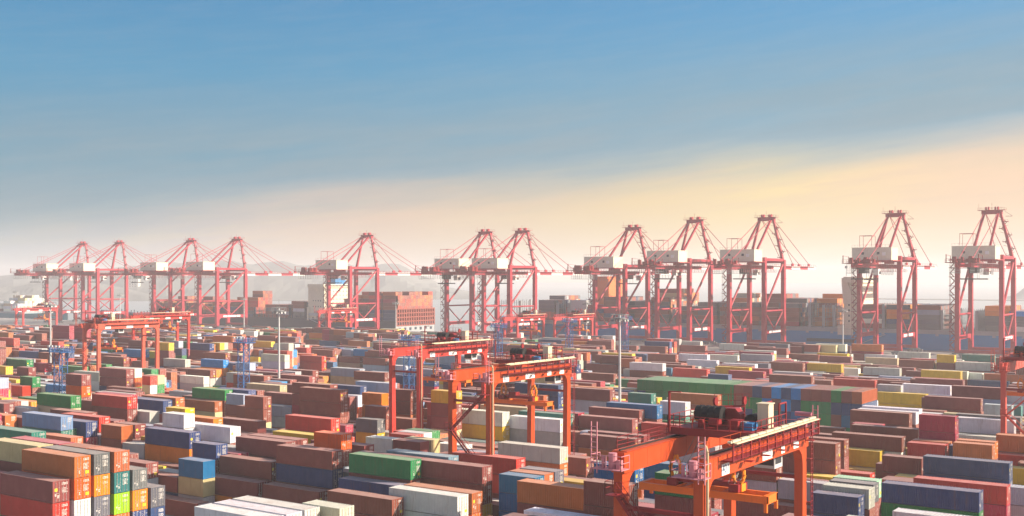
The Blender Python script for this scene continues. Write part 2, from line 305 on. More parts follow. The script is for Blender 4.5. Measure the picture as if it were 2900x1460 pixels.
def cont_meshes(L, H):
    """container standing on z=0 with its door end at x=0 and the body running to x=-L"""
    b = MB(); P_ = .16
    for x0, x1 in ((-P_, 0), (-L, -L + P_)):
        for y0, y1 in ((0, P_), (W_ - P_, W_)): b.box(x0, x1, y0, y1, .04, H - .02)
    for z0, z1 in ((.04, .2), (H - .14, H - .02)):
        b.box(-L + P_, -P_, .002, .09, z0, z1); b.box(-L + P_, -P_, W_ - .09, W_ - .002, z0, z1)
        b.box(-.1, -.004, P_, W_ - P_, z0, z1); b.box(-L + .004, -L + .1, P_, W_ - P_, z0, z1)
    for x in (-.09, -L + .09):
        for y in (.09, W_ - .09):
            for z in (.06, H - .06): b.box(x - .095, x + .095, y - .097, y + .097, z - .06, z + .06)
    corr(b, 'x', -L + P_, -P_, .025, .048, .2, H - .14, out=-1)
    corr(b, 'x', -L + P_, -P_, W_ - .025, .048, .2, H - .14, out=1)
    corr(b, 'y', P_, W_ - P_, -L + .03, .045, .2, H - .14, .25, out=-1)
    b.box(-L + .1, -.1, .1, W_ - .1, .1, .16)
    body = b.mesh('container_body', M['cpaint'], fix=False)
    r = MB(); n = round(L / .42); p = (L - .2) / n
    for i in range(n):
        s = -L + .1 + i * p
        for (x0, h0), (x1, h1) in zip(((0, 0), (.3, 0), (.42, -.022), (.88, -.022)), ((.3, 0), (.42, -.022), (.88, -.022), (1, 0))):
            r.face([(s + x0 * p, .09, H - .03 + h0), (s + x1 * p, .09, H - .03 + h1), (s + x1 * p, W_ - .09, H - .03 + h1), (s + x0 * p, W_ - .09, H - .03 + h0)])
    roof = r.mesh('roof', M['croof'], fix=False)
    def door(side, kind, rods):
        d = MB(); y0, y1 = (P_ + .01, W_ / 2 - .012) if side == 0 else (W_ / 2 + .012, W_ - P_ - .01)
        rr = random.Random(kind * 7 + side * 3 + int(H * 10))
        d.box(-.055, -.03, y0, y1, .2, H - .15)
        for a in (y0, y1 - .05): d.box(-.032, -.012, a, a + .05, .2, H - .15)
        nb = 5
        for i in range(nb + 1):
            z = .22 + i * (H - .44) / nb; d.box(-.0315, -.0125, y0 + .05, y1 - .05, z, z + .07 + .1 * (i not in (0, nb)))
        d.box(-.03, -.02, y0 - .012, y0, .2, H - .15, 2)
        # code patches and stickers as thin plates
        if side == 1:
            for q_ in range(2 if kind else 3):
                z = H - .42 - q_ * .17; a = y0 + .12
                while a < y1 - .12:
                    wd = rr.uniform(.05, .1); d.box(-.011, -.0095, a, min(a + wd, y1 - .08), z, z + .10, 1); a += wd + rr.uniform(.02, .05)
            for q_ in range(rr.choice((2, 4, 5))):
                z = H * .62 - q_ * .17; a = y0 + .12
                while a < y1 - .2:
                    wd = rr.uniform(.04, .16); d.box(-.011, -.0095, a, a + wd, z, z + .08, 1); a += wd + rr.uniform(.03, .07)
            if kind == 2:
                d.box(-.011, -.009, y0 + .45, y1 - .1, .45, .85, 3)
        else:
            if kind == 1: d.box(-.011, -.009, y0 + .12, y0 + .50, H * .52, H * .52 + .4, 3)
            if kind != 2: d.box(-.011, -.0095, y0 + .15, y0 + .36, H * .30, H * .30 + rr.uniform(.2, .4), 1)
            for q_ in range(3): d.box(-.011, -.0095, y0 + .5, y0 + .5 + rr.uniform(.1, .4), .6 + q_ * .14, .67 + q_ * .14, 1)
        return d.mesh('door', [M['cpaint'], M['mark'], M['dark'], M['yel']], fix=False)
    def rod(side):
        out = []
        y0, y1 = (P_ + .01, W_ / 2 - .012) if side == 0 else (W_ / 2 + .012, W_ - P_ - .01)
        for f in (.27, .73):
            d = MB(); y = y0 + (y1 - y0) * f; d.tube((.018, y, .1), (.018, y, H - .1), .021, 6)
            for z in (.3, H * .36, H * .5, H * .68, H - .3): d.box(-.012, .03, y - .05, y + .05, z - .03, z + .03)
            d.box(.01, .035, y - .02, y + .34 * (1 if f < .5 else -1), H * .42, H * .42 + .04)
            out.append(d.mesh('locking_bar', M['rod'], fix=False))
        return out
    w_ = MB(); corr(w_, 'y', P_, W_ - P_, -.03, .045, .2, H - .14, .25, out=1); wall = w_.mesh('front_wall', M['cpaint'], fix=False)
    return body, roof, {(s_, k_): door(s_, k_, 0) for s_ in (0, 1) for k_ in (0, 1, 2, 3)}, {s_: rod(s_) for s_ in (0, 1)}, wall
CM = {(40, 0): cont_meshes(12.19, 2.56), (40, 1): cont_meshes(12.19, 2.866), (20, 0): cont_meshes(6.06, 2.56), (20, 1): cont_meshes(6.06, 2.866)}
IND = """-31.52,149.80,8.69,40,0,7,0,0,2354|long navy blue container resting on a green one
-132.98,87.10,8.69,40,1,1,0,0,1768|long maroon brown container near the bottom left corner, on top of its stack
-32.85,175.90,8.69,40,0,7,0,0,1761|long navy blue container near the bottom right corner, resting on a navy blue one
-92.12,121.00,5.79,40,1,13,0,0,1722|long white container resting on a white one
-72.01,123.70,8.38,40,1,2,0,0,1710|long copper brown container in front of a deep blue one
-132.52,90.00,11.58,40,1,2,0,0,1704|long copper brown container near the bottom left corner
-105.14,126.80,8.69,40,1,16,0,0,1594|long green container in front of the red gantry in the middle
-55.64,167.20,10.67,40,0,1,0,0,1542|long maroon brown container, second from left of those right of the nearest orange gantry
-62.62,115.00,11.28,20,1,1,0,0,1507|short maroon brown container in front of a deep blue one
-94.28,129.70,8.69,40,0,1,0,0,1472|long maroon brown container in front of a slate blue one
-101.07,117.90,5.18,40,0,1,0,0,1470|long maroon brown container behind a pale grey one, beside a white one to its right
-54.65,117.90,12.95,20,0,16,0,0,1428|short green container left of the nearest orange gantry
-120.65,126.60,8.69,40,1,1,0,0,1407|long maroon brown container in front of a orange red one
-73.89,164.30,8.69,40,1,11,0,0,1251|long pale grey container left of the nearest orange gantry
-44.04,141.10,8.08,20,0,7,0,0,1205|short navy blue container right of the nearest orange gantry
-120.65,126.60,5.79,40,1,7,0,0,1201|long navy blue container under a maroon brown one
-95.60,152.70,8.38,40,0,11,0,0,1175|long pale grey container in front of the middle orange gantry
-134.05,126.60,5.79,40,1,1,0,0,1153|long maroon brown container behind a maroon brown one, in front of a crimson one
-30.46,161.40,7.77,40,0,3,0,0,1153|long brick red container resting on a crimson one
-132.99,87.10,5.79,40,1,3,0,0,1144|long brick red container near the bottom left corner
-54.95,155.60,2.59,40,1,1,0,0,1126|long maroon brown container in front of the nearest orange gantry
-54.66,117.90,10.36,20,0,1,0,0,1062|short maroon brown container under a green one
-120.68,123.70,2.90,40,1,1,0,0,1025|long maroon brown container, eighth from left of those near the bottom edge, left of centre
-53.77,196.20,8.38,40,0,1,0,0,1018|long maroon brown container resting on a white one
-157.38,129.50,8.38,40,1,7,0,0,973|long navy blue container resting on a orange one
-61.60,158.50,8.08,40,1,1,0,0,969|long maroon brown container right of the nearest orange gantry, resting on a pale grey one
-99.16,184.60,5.79,40,0,1,0,0,961|long maroon brown container right of the middle orange gantry, resting on a copper brown one
-55.62,167.20,8.08,40,0,1,0,0,959|long maroon brown container right of the nearest orange gantry, under a maroon brown one
-134.08,123.70,2.90,40,1,1,0,0,953|long maroon brown container resting on a orange one
-96.39,204.90,5.79,40,1,3,0,0,923|long brick red container left of the nearest orange gantry
-68.00,126.60,11.28,20,1,8,0,0,923|short deep blue container right of the middle orange gantry
-94.22,138.20,8.69,40,0,3,0,0,909|long brick red container in front of the middle orange gantry
-73.64,187.50,8.38,40,0,1,1,0,897|long maroon brown container behind the nearest orange gantry
-42.39,231.00,8.08,40,1,13,0,0,890|long white container in front of the red gantry leg at the right edge
-49.11,158.50,5.79,40,1,11,0,0,877|long pale grey container beside a navy blue one to its right
-67.31,155.60,8.38,20,1,1,0,0,866|short maroon brown container resting on a brick red one
-148.54,155.60,8.69,40,1,3,0,0,848|long brick red container in front of the mast left of the red gantry
-106.01,196.20,7.77,40,0,1,0,0,843|long maroon brown container, third from left of those right of the middle orange gantry
-117.33,187.50,7.77,40,0,13,0,0,838|long white container right of the middle orange gantry
-136.76,132.50,8.08,40,1,1,0,0,833|long maroon brown container, sixth from left of those near the bottom edge, left of centre
-181.93,120.80,10.67,40,0,20,0,0,818|long slate blue container in front of the leftmost blue lattice tower
-63.45,236.80,7.77,40,0,1,0,0,816|long maroon brown container in front of a white one
-55.59,265.80,8.38,40,1,1,0,0,808|long maroon container, sixth from left left of the red gantry leg at the right edge
-46.01,178.80,7.77,20,0,1,0,0,765|short maroon brown container near the bottom right corner
-156.79,138.20,8.38,40,1,13,0,0,744|long white container in front of the second blue lattice tower
-129.19,184.60,8.38,40,1,13,0,0,738|long white container left of the middle orange gantry
-117.31,187.50,5.18,40,0,11,0,0,735|long pale grey container under a white one
-104.36,123.70,5.79,40,0,7,0,0,735|long navy blue container behind a maroon brown one, beside a white one to its right
-143.46,120.80,5.79,20,1,8,1,0,724|short deep blue container near the bottom edge, left of centre
-61.60,158.50,5.18,40,1,11,0,0,714|long pale grey container right of the nearest orange gantry, under a maroon brown one
-165.24,175.90,11.58,40,1,1,0,0,713|long maroon container, third from left in front of the mast left of the red gantry
-46.39,202.00,11.58,20,1,6,0,0,704|short crimson container resting on a crimson one
-92.79,87.10,8.69,40,1,13,0,0,694|long white container near the bottom edge, left of centre, in front of a white one
-145.48,92.90,11.58,40,1,14,0,0,687|long beige container near the bottom left corner
-132.40,92.90,11.58,40,1,10,0,0,677|long charcoal grey container resting on a orange one
-129.17,184.60,5.49,40,1,15,0,0,669|long yellow container left of the middle orange gantry
-38.69,193.30,8.38,20,1,2,0,0,667|short copper brown container near the bottom right corner
-165.21,175.90,8.69,40,1,1,0,0,661|long maroon brown container under a maroon brown one, resting on a maroon brown one
-55.67,291.90,8.69,40,1,1,0,0,656|long maroon brown container resting on a steel blue grey one, behind a maroon brown one
-143.49,120.80,2.90,20,1,14,1,0,656|short beige container near the bottom edge, left of centre
-54.90,210.70,8.08,40,0,1,0,0,653|long maroon container, third from left left of the red gantry leg at the right edge
-124.15,132.40,10.67,20,0,4,0,0,645|short orange red container near the bottom edge, left of centre
-157.38,129.50,5.49,40,1,5,0,0,641|long orange container near the bottom edge, left of centre
-92.82,92.90,8.69,40,1,11,0,0,635|long pale grey container near the bottom edge, left of centre
-132.39,233.90,8.69,40,1,1,0,0,626|long maroon brown container behind a deep blue one
-91.83,123.90,5.79,40,1,2,0,0,619|long copper brown container resting on a orange red one, behind a white one
-198.03,146.90,10.97,40,0,3,0,0,616|long brick red container in front of the salmon gantry
-99.21,184.60,2.90,40,1,2,0,0,616|long copper brown container right of the middle orange gantry
-141.61,117.90,0.00,40,0,1,1,0,615|long maroon brown container near the bottom edge, left of centre, behind a white one
-209.04,141.10,10.97,40,0,16,0,0,600|long green container in front of the leftmost blue lattice tower
-43.58,144.00,8.69,20,0,11,0,0,600|short pale grey container right of the nearest orange gantry
-56.63,193.30,5.79,20,1,15,0,0,593|short yellow container right of the nearest orange gantry
-92.79,90.00,8.69,40,1,13,0,0,584|long white container in front of a pale grey one
-147.08,126.60,7.77,20,0,7,0,0,575|short navy blue container resting on a maroon brown one
-67.39,138.20,10.36,20,0,8,0,0,570|short deep blue container left of the nearest orange gantry
-108.57,242.60,8.38,40,0,2,0,0,561|long copper brown container near the row of green containers standing end on
-137.85,219.40,10.97,40,0,7,0,0,556|long navy blue container behind the middle orange gantry
-94.30,129.70,5.79,40,1,1,0,0,542|long maroon brown container resting on a yellow one
-46.03,193.30,8.08,20,0,3,0,0,540|short brick red container near the bottom right corner
-74.80,294.80,5.79,40,1,15,0,0,538|long yellow container resting on a yellow one
-90.08,95.80,8.69,20,1,11,0,0,538|short pale grey container near the bottom edge, left of centre
-166.08,228.10,11.28,40,1,1,0,0,535|long maroon brown container beside a yellow one to its left
-132.50,90.00,8.69,40,1,4,0,0,533|long orange red container near the bottom left corner
-132.00,95.80,11.58,20,1,2,0,0,531|short copper brown container near the bottom left corner
-110.63,207.80,8.08,40,0,1,0,0,528|long maroon brown container in front of a deep blue one
-85.19,129.50,8.08,20,0,8,0,0,516|short deep blue container behind a copper brown one
-94.19,158.50,5.79,40,1,1,0,0,512|long maroon brown container, second from left of those right of the middle orange gantry
-28.18,204.90,8.69,40,1,2,0,0,501|long copper brown container in front of the red gantry leg at the right edge
-31.52,149.80,5.79,40,1,16,0,0,501|long green container near the bottom right corner
-165.96,135.30,10.67,20,0,13,0,0,496|short white container in front of the second blue lattice tower
-176.34,129.50,8.38,20,0,2,1,0,496|short copper brown container in front of the leftmost blue lattice tower
-107.96,210.70,8.69,40,1,8,0,0,487|long deep blue container near the row of green containers standing end on
-177.98,164.30,5.49,40,0,1,1,0,480|long maroon brown container beside a orange one to its left
-70.89,303.50,7.77,40,0,13,0,0,473|long white container beside a pale grey one to its left
-157.99,233.90,11.58,40,1,11,0,0,469|long pale grey container right of the red gantry in the middle
-140.00,216.50,8.38,40,1,2,0,0,442|long copper brown container behind the middle orange gantry
-198.03,146.90,8.38,40,0,1,0,0,439|long maroon brown container right of the leftmost blue lattice tower
-136.85,178.80,12.95,20,0,15,0,0,432|short yellow container in front of the red gantry in the middle
-62.66,115.00,8.38,20,1,1,0,0,431|short maroon brown container behind a white one
-157.36,178.80,5.49,20,1,10,0,0,430|short charcoal grey container left of the red gantry in the middle
-167.81,265.80,11.28,40,1,3,0,0,423|long brick red container left of the mast right of the orange gantry
-214.67,187.50,8.08,40,0,16,0,0,420|long green container in front of the second blue lattice tower
-131.91,98.70,8.69,20,1,10,0,0,419|short charcoal grey container near the bottom left corner
-131.70,101.60,5.79,20,1,10,0,0,419|short charcoal grey container near the bottom edge, left of centre
-60.89,187.50,8.08,40,1,1,0,0,417|long maroon brown container, rightmost of those right of the nearest orange gantry
-158.95,100.50,11.58,40,1,17,0,0,416|long dark teal container in front of the leftmost blue lattice tower
-215.09,184.60,5.49,40,0,2,0,0,413|long copper brown container in front of the second blue lattice tower
-105.62,219.40,8.69,20,1,13,0,0,413|short white container near the row of green containers standing end on
-132.36,92.90,8.69,40,1,5,0,0,408|long orange container near the bottom left corner
-132.00,95.80,5.79,20,1,19,0,0,400|short lime green container near the bottom left corner
-136.87,178.80,7.77,20,0,1,0,0,399|short maroon brown container under a maroon brown one, behind a green one
-131.99,95.80,8.69,20,1,17,0,0,399|short dark teal container near the bottom left corner
-204.94,161.40,8.08,40,1,7,0,0,398|long navy blue container in front of the salmon gantry
-136.86,178.80,10.36,20,0,1,0,0,396|short maroon brown container under a yellow one
-120.95,148.40,7.77,20,0,1,1,0,394|short maroon brown container behind a slate blue one
-102.47,132.40,8.69,40,1,20,0,0,389|long slate blue container in front of the red gantry in the middle
-182.88,126.60,8.69,40,1,7,0,0,387|long navy blue container in front of the leftmost blue lattice tower
-132.37,92.90,5.79,40,1,10,0,0,385|long charcoal grey container under a orange one
-106.72,300.60,8.38,40,1,1,0,0,383|long maroon brown container behind a bright blue one, in front of a pale grey one
-63.12,112.10,7.77,40,0,13,0,0,376|long white container behind a maroon brown one, in front of a maroon brown one
-131.88,98.70,5.79,20,1,5,0,0,374|short orange container near the bottom left corner
-119.03,193.30,8.08,40,0,17,0,0,372|long dark teal container right of the middle orange gantry
-132.52,90.00,5.79,40,1,13,0,0,371|long white container near the bottom left corner
-208.80,262.90,5.79,40,1,7,0,0,370|long navy blue container behind a yellow one
-25.98,135.30,8.08,40,0,13,0,0,367|long white container near the bottom right corner
-127.24,148.40,7.77,20,0,13,0,0,364|short white container behind a maroon brown one
-159.95,184.60,7.77,20,0,1,0,0,362|short maroon brown container behind a charcoal grey one
-188.68,175.90,8.69,20,1,1,0,0,358|short maroon brown container in front of a navy blue one
-84.58,266.00,8.38,40,1,2,1,1,351|long copper brown end-on container left of the red gantry leg at the right edge
-264.75,196.00,10.36,40,0,1,0,0,349|long maroon brown container in front of the salmon gantry, in front of a green one
-160.30,193.30,10.67,20,0,1,0,0,349|short maroon brown container left of the red gantry in the middle, second from left
-149.91,120.80,2.90,40,0,1,0,0,347|long maroon brown container resting on a navy blue one, behind a charcoal grey one
-188.47,219.40,8.38,40,1,12,0,0,345|long steel blue grey container left of the red gantry in the middle
-97.19,326.70,5.79,40,1,3,0,0,344|long brick red container left of the red gantry leg at the right edge
-171.35,196.20,8.69,20,1,5,1,0,343|short orange container left of the red gantry in the middle
-132.41,233.90,5.79,40,1,11,0,0,343|long pale grey container right of the middle orange gantry, under a maroon brown one
-83.35,416.60,5.79,40,1,13,0,0,340|long white container behind the red gantry leg at the right edge
-160.31,193.30,7.77,20,1,1,0,0,340|short maroon brown container resting on a copper brown one
-218.31,251.30,7.77,40,0,1,0,0,337|long maroon brown container resting on a beige one, behind a steel blue grey one
-67.31,155.60,5.49,20,1,3,0,0,334|short brick red container left of the nearest orange gantry
-51.82,280.30,5.79,20,1,12,0,0,332|short steel blue grey container in front of the red gantry leg at the right edge
-135.26,202.00,8.69,40,1,1,0,0,331|long maroon brown container behind the middle orange gantry
-85.19,129.50,5.49,20,0,8,0,0,331|short deep blue container under a deep blue one
-153.91,335.40,5.79,40,1,3,0,0,326|long brick red container near the row of green containers standing end on
-98.82,187.50,5.79,40,1,1,1,0,322|long maroon brown container resting on a charcoal grey one
-154.10,117.90,5.18,40,0,1,0,0,322|long maroon brown container resting on a steel blue grey one, behind a charcoal grey one
-154.99,187.50,5.18,40,0,1,1,0,317|long maroon brown container left of the red gantry in the middle, behind a white one
-84.03,373.10,5.79,40,1,15,0,0,316|long yellow container on top of its stack, beside a pale grey one to its right
-228.89,213.60,8.69,40,1,1,0,0,316|long maroon brown container in front of the second blue lattice tower, behind a beige one
-105.36,381.80,5.49,40,0,11,0,0,315|long pale grey container resting on a maroon brown one, behind a steel blue grey one
-131.05,196.20,8.38,40,0,14,0,0,315|long beige container behind a white one
-30.48,161.40,5.18,40,0,6,0,0,315|long crimson container near the bottom right corner
-187.10,132.40,8.69,40,1,3,0,0,314|long brick red container in front of the leftmost blue lattice tower
-69.78,312.20,8.69,40,0,1,0,0,312|long maroon brown container behind a white one, in front of a yellow one
-125.94,384.70,5.49,40,1,15,0,0,306|long yellow container behind a pale grey one
-46.35,202.00,8.69,20,1,6,0,0,306|short crimson container under a crimson one
-226.41,155.60,13.56,20,0,1,0,0,304|short maroon brown container right of the leftmost blue lattice tower
-119.87,231.00,8.69,20,1,17,0,0,301|short dark teal container near the row of green containers standing end on
-137.63,378.90,5.79,40,1,1,0,0,298|long maroon brown container behind a pale grey one, in front of a crimson one
-264.72,196.00,7.77,40,0,1,0,0,298|long maroon brown container in front of the salmon gantry, under a maroon brown one
-43.31,242.60,7.77,40,0,10,0,0,298|long charcoal grey container in front of the red gantry leg at the right edge
-191.77,190.40,7.77,40,1,1,0,0,297|long maroon brown container in front of a beige one
-166.86,329.60,7.77,40,0,13,0,0,296|long white container beside a copper brown one to its left
-175.35,312.20,5.18,40,0,1,0,0,295|long maroon brown container beside a green one to its right
-66.58,381.80,5.18,40,0,2,0,0,295|long copper brown container behind the red gantry leg at the right edge
-45.60,152.70,7.77,20,0,10,0,0,295|short charcoal grey container right of the nearest orange gantry
-23.81,173.00,5.79,40,0,12,0,0,294|long steel blue grey container near the bottom right corner
-103.12,416.60,5.79,40,1,1,0,0,293|long maroon brown container behind a maroon brown one, beside a beige one to its right
-187.62,260.00,10.67,40,1,1,1,0,293|long maroon brown container behind the red gantry in the middle, behind a maroon brown one
-102.53,228.10,5.79,40,1,11,0,0,293|long pale grey container behind the nearest orange gantry, resting on a maroon brown one
-194.59,149.80,7.77,20,0,11,1,0,292|short pale grey container in front of the salmon gantry
-208.06,277.40,11.28,40,1,12,0,0,291|long steel blue grey container resting on a crimson one
-207.59,199.10,8.69,40,0,14,0,0,288|long beige container in front of the second blue lattice tower
-186.91,335.40,5.79,40,1,1,0,0,286|long maroon container, third from left in front of the mast right of the orange gantry
-139.24,347.00,5.18,40,0,6,0,0,284|long crimson container near the row of green containers standing end on
-188.67,175.90,5.79,20,1,1,0,0,280|short maroon brown container beside a steel blue grey one to its right
-224.44,274.50,10.36,40,0,12,0,0,273|long steel blue grey container resting on a navy blue one
-71.00,378.90,2.90,40,1,7,0,0,271|long navy blue container behind the red gantry leg at the right edge
-55.05,120.80,8.08,40,0,6,0,0,266|long crimson container left of the nearest orange gantry
-136.74,141.10,8.38,40,0,15,0,0,261|long yellow container near the bottom edge, left of centre
-169.96,129.50,5.49,20,0,11,0,0,259|short pale grey container near the bottom left corner
-174.67,117.90,7.77,40,0,2,0,0,256|long copper brown container behind a crimson one
-32.85,175.90,5.79,40,1,7,0,0,256|long navy blue container near the bottom right corner, under a navy blue one
-85.57,135.30,8.08,20,0,10,0,0,253|short charcoal grey container near the bottom edge at the middle
-226.37,155.60,10.97,20,0,4,0,0,250|short orange red container in front of the leftmost blue lattice tower
-132.40,454.30,8.69,40,1,2,0,0,246|long copper brown container left of the red gantry leg at the right edge
-153.19,216.50,8.69,40,1,1,0,0,245|long maroon brown container, rightmost of those right of the red gantry in the middle
-193.56,393.40,5.79,40,1,1,0,0,244|long maroon brown container near the row of green containers standing end on, third from left
-144.68,95.80,11.58,40,1,6,0,0,243|long crimson container near the bottom left corner
-150.95,384.70,8.08,40,0,11,0,0,242|long pale grey container in front of a crimson one
-179.27,187.50,11.28,40,0,1,0,0,241|long maroon container, second of those in front of the mast left of the red gantry
-315.13,274.50,5.79,40,1,9,0,0,240|long bright blue container left of the second blue lattice tower
-298.20,251.30,2.59,40,0,13,0,0,240|long white container left of the second blue lattice tower
-191.73,187.50,5.49,40,0,12,0,0,239|long steel blue grey container resting on a steel blue grey one
-105.15,126.80,5.79,40,1,1,0,0,235|long maroon brown container under a green one
-95.62,152.70,5.79,40,0,2,0,0,234|long copper brown container in front of the middle orange gantry
-328.93,268.70,5.79,40,1,11,0,0,233|long pale grey container right of the salmon gantry
-233.46,257.10,7.77,40,0,12,0,0,233|long steel blue grey container right of the mast left of the red gantry
-207.84,265.80,8.08,40,0,11,0,0,233|long pale grey container behind the red gantry in the middle
-93.57,471.70,5.18,40,0,17,0,0,232|long dark teal container behind the red gantry leg at the right edge
-120.59,434.00,5.18,40,0,14,0,0,232|long beige container left of the red gantry leg at the right edge
-63.60,141.10,8.08,40,0,1,1,0,230|long maroon brown container left of the nearest orange gantry
-71.98,123.70,5.49,40,1,1,0,0,230|long maroon brown container near the bottom edge at the middle, under a copper brown one
-137.01,135.40,8.38,40,0,1,0,0,229|long maroon brown container beside a yellow one to its right
-204.81,184.60,7.77,20,0,12,0,0,226|short steel blue grey container resting on a maroon brown one
-298.86,289.00,7.77,40,0,11,0,0,224|long pale grey container resting on a pale grey one
-29.12,202.00,5.79,40,1,3,0,0,224|long brick red container in front of a copper brown one
-120.89,151.30,7.77,20,0,14,1,0,223|short beige container in front of the red gantry in the middle
-287.10,178.80,5.49,20,1,3,1,0,221|short brick red container left of the leftmost blue lattice tower
-172.57,384.70,5.18,40,0,13,0,0,220|long white container behind a maroon brown one, beside a white one to its right
-85.48,132.40,8.08,20,0,2,0,0,220|short copper brown container near the bottom edge at the middle
-136.58,428.20,5.49,40,0,1,0,0,218|long maroon brown container behind a yellow one, in front of a yellow one
-193.69,213.60,8.08,40,0,7,0,0,217|long navy blue container behind a white one
-180.09,135.30,7.77,20,0,1,0,0,217|short maroon brown container in front of the salmon gantry
-311.95,265.80,2.90,40,1,1,0,0,215|long maroon brown container left of the second blue lattice tower, behind a white one
-345.26,216.50,8.08,40,1,16,0,0,214|long green container left of the leftmost blue lattice tower
-357.90,236.80,8.69,40,1,1,0,0,212|long maroon brown container behind the leftmost blue lattice tower
-207.92,167.20,8.38,40,0,2,0,0,211|long copper brown container in front of the salmon gantry
-220.45,222.30,8.38,40,1,1,0,0,208|long maroon brown container in front of the mast left of the red gantry, leftmost
-175.36,410.80,5.18,40,1,13,0,0,207|long white container in front of a crimson one
-166.83,329.60,5.18,40,0,1,0,0,207|long maroon brown container under a white one
-48.81,164.30,5.79,40,1,15,0,0,207|long yellow container right of the nearest orange gantry
-46.07,155.60,7.77,20,0,18,0,0,207|short mint green container right of the nearest orange gantry
-337.04,248.40,7.77,40,0,1,0,0,206|long maroon brown container in front of the salmon gantry, behind a green one
-44.97,294.80,7.77,40,0,11,0,0,206|long pale grey container right of the red gantry leg at the right edge
-119.23,158.50,5.79,20,1,13,0,0,206|short white container left of the middle orange gantry
-26.19,190.40,5.79,40,0,15,0,0,205|long yellow container near the bottom right corner
-152.23,436.90,5.18,40,0,1,0,0,203|long maroon brown container resting on a maroon brown one, behind a crimson one
-119.18,474.60,5.18,40,0,11,0,0,202|long pale grey container left of the red gantry leg at the right edge, rightmost
-68.21,167.20,7.77,40,0,11,0,0,199|long pale grey container in front of a orange one
-286.98,181.70,7.77,20,1,16,0,0,198|short green container left of the leftmost blue lattice tower
-51.34,170.10,5.79,20,1,3,0,0,197|short brick red container right of the nearest orange gantry
-182.55,338.30,8.69,40,1,1,0,0,195|long maroon brown container resting on a pale grey one, in front of a yellow one
-298.50,344.10,2.90,40,1,1,0,0,195|long maroon brown container left of the red gantry in the middle, third from left
-152.09,236.80,10.97,40,0,14,1,0,195|long beige container beside a pale grey one to its left
-176.35,129.50,5.49,20,1,1,1,0,195|short maroon brown container in front of the leftmost blue lattice tower
-352.38,268.70,8.38,40,1,9,0,0,194|long bright blue container right of the salmon gantry
-298.83,289.00,5.18,40,0,11,0,0,194|long pale grey container under a pale grey one
-67.41,138.20,7.77,20,0,7,0,0,194|short navy blue container left of the nearest orange gantry
-81.85,297.70,7.77,20,0,11,0,0,193|short pale grey container left of the red gantry leg at the right edge
-208.81,262.90,2.90,40,1,6,0,0,192|long crimson container left of the red gantry in the middle
-63.65,245.50,7.77,40,0,13,0,0,191|long white container in front of a yellow one
-168.03,277.40,10.67,40,0,7,0,0,190|long navy blue container left of the mast right of the orange gantry
-108.59,242.60,5.49,40,1,1,0,0,189|long maroon brown container under a copper brown one, resting on a pale grey one
-145.48,92.90,8.69,40,1,1,0,0,189|long maroon brown container under a beige one
-302.86,312.20,5.79,40,0,3,0,0,187|long brick red container beside a orange red one to its right
-124.67,138.40,8.08,40,0,1,0,0,187|long maroon brown container beside a orange red one to its left
-73.28,402.10,8.69,20,1,1,0,0,186|short maroon brown container behind the red gantry leg at the right edge
-137.85,219.40,8.08,40,1,7,0,0,186|long navy blue container right of the middle orange gantry
-302.85,312.20,2.90,40,1,3,0,0,185|long brick red container under a brick red one
-219.86,436.90,5.79,40,1,1,0,0,184|long maroon brown container near the row of green containers standing end on, second from left
-298.39,347.00,5.79,40,1,1,0,0,184|long maroon brown container left of the red gantry in the middle, fourth from left
-114.82,190.40,5.18,40,0,1,0,0,184|long maroon brown container, leftmost of those right of the middle orange gantry
-182.94,399.20,5.79,40,1,13,0,0,183|long white container in front of a brick red one
-41.98,225.20,5.49,40,1,11,0,0,183|long pale grey container in front of the red gantry leg at the right edge
-258.95,373.10,8.69,40,1,1,0,0,182|long maroon brown container behind the red gantry in the middle, behind a brick red one
-87.09,266.00,8.38,40,1,1,1,1,182|long maroon brown end-on container left of the red gantry leg at the right edge
-174.88,149.80,7.77,40,0,5,0,0,182|long orange container in front of the second blue lattice tower
-207.89,451.40,5.79,40,1,1,0,0,181|long maroon brown container behind a brick red one, in front of a pale grey one
-146.53,352.80,5.79,40,0,15,0,0,181|long yellow container behind a crimson one
-208.89,306.40,8.69,40,1,2,0,0,180|long copper brown container right of the red gantry in the middle
-79.17,242.60,2.59,20,1,1,0,0,180|short maroon brown container right of the nearest orange gantry
-359.95,306.40,8.69,40,1,7,0,0,179|long navy blue container left of the second blue lattice tower
-209.30,126.60,8.38,40,0,2,0,0,179|long copper brown container behind a dark teal one
-62.84,239.70,7.77,40,0,13,0,0,178|long white container beside a crimson one to its right
-233.46,257.10,5.18,40,0,14,0,0,175|long beige container right of the mast left of the red gantry
-311.88,196.20,8.69,20,0,1,0,0,174|short maroon brown container left of the leftmost blue lattice tower
-224.15,135.30,8.69,40,1,1,0,0,172|long maroon brown container left of the leftmost blue lattice tower
-369.17,283.20,10.97,40,0,1,0,0,171|long maroon brown container right of the salmon gantry
-343.83,300.60,5.79,40,1,1,0,0,170|long maroon brown container left of the second blue lattice tower, behind a bright blue one
-89.59,266.00,8.38,40,1,16,1,1,170|long green end-on container behind the nearest orange gantry
-67.43,210.70,5.49,40,1,1,0,0,170|long maroon brown container, fourth from left of those right of the nearest orange gantry
-200.68,477.50,5.49,40,1,11,0,0,169|long pale grey container on top of its stack, behind a pale grey one
-324.78,341.20,5.49,40,1,1,0,0,169|long maroon brown container beside a brick red one to its left
-92.10,266.00,8.38,40,1,1,1,1,169|long maroon brown end-on container behind a green one
-195.25,135.30,8.69,40,1,1,0,0,169|long maroon brown container in front of the leftmost blue lattice tower
-253.69,231.00,10.36,20,0,12,0,0,167|short steel blue grey container resting on a yellow one
-99.61,266.00,8.38,40,1,9,1,1,166|long bright blue end-on container behind the nearest orange gantry
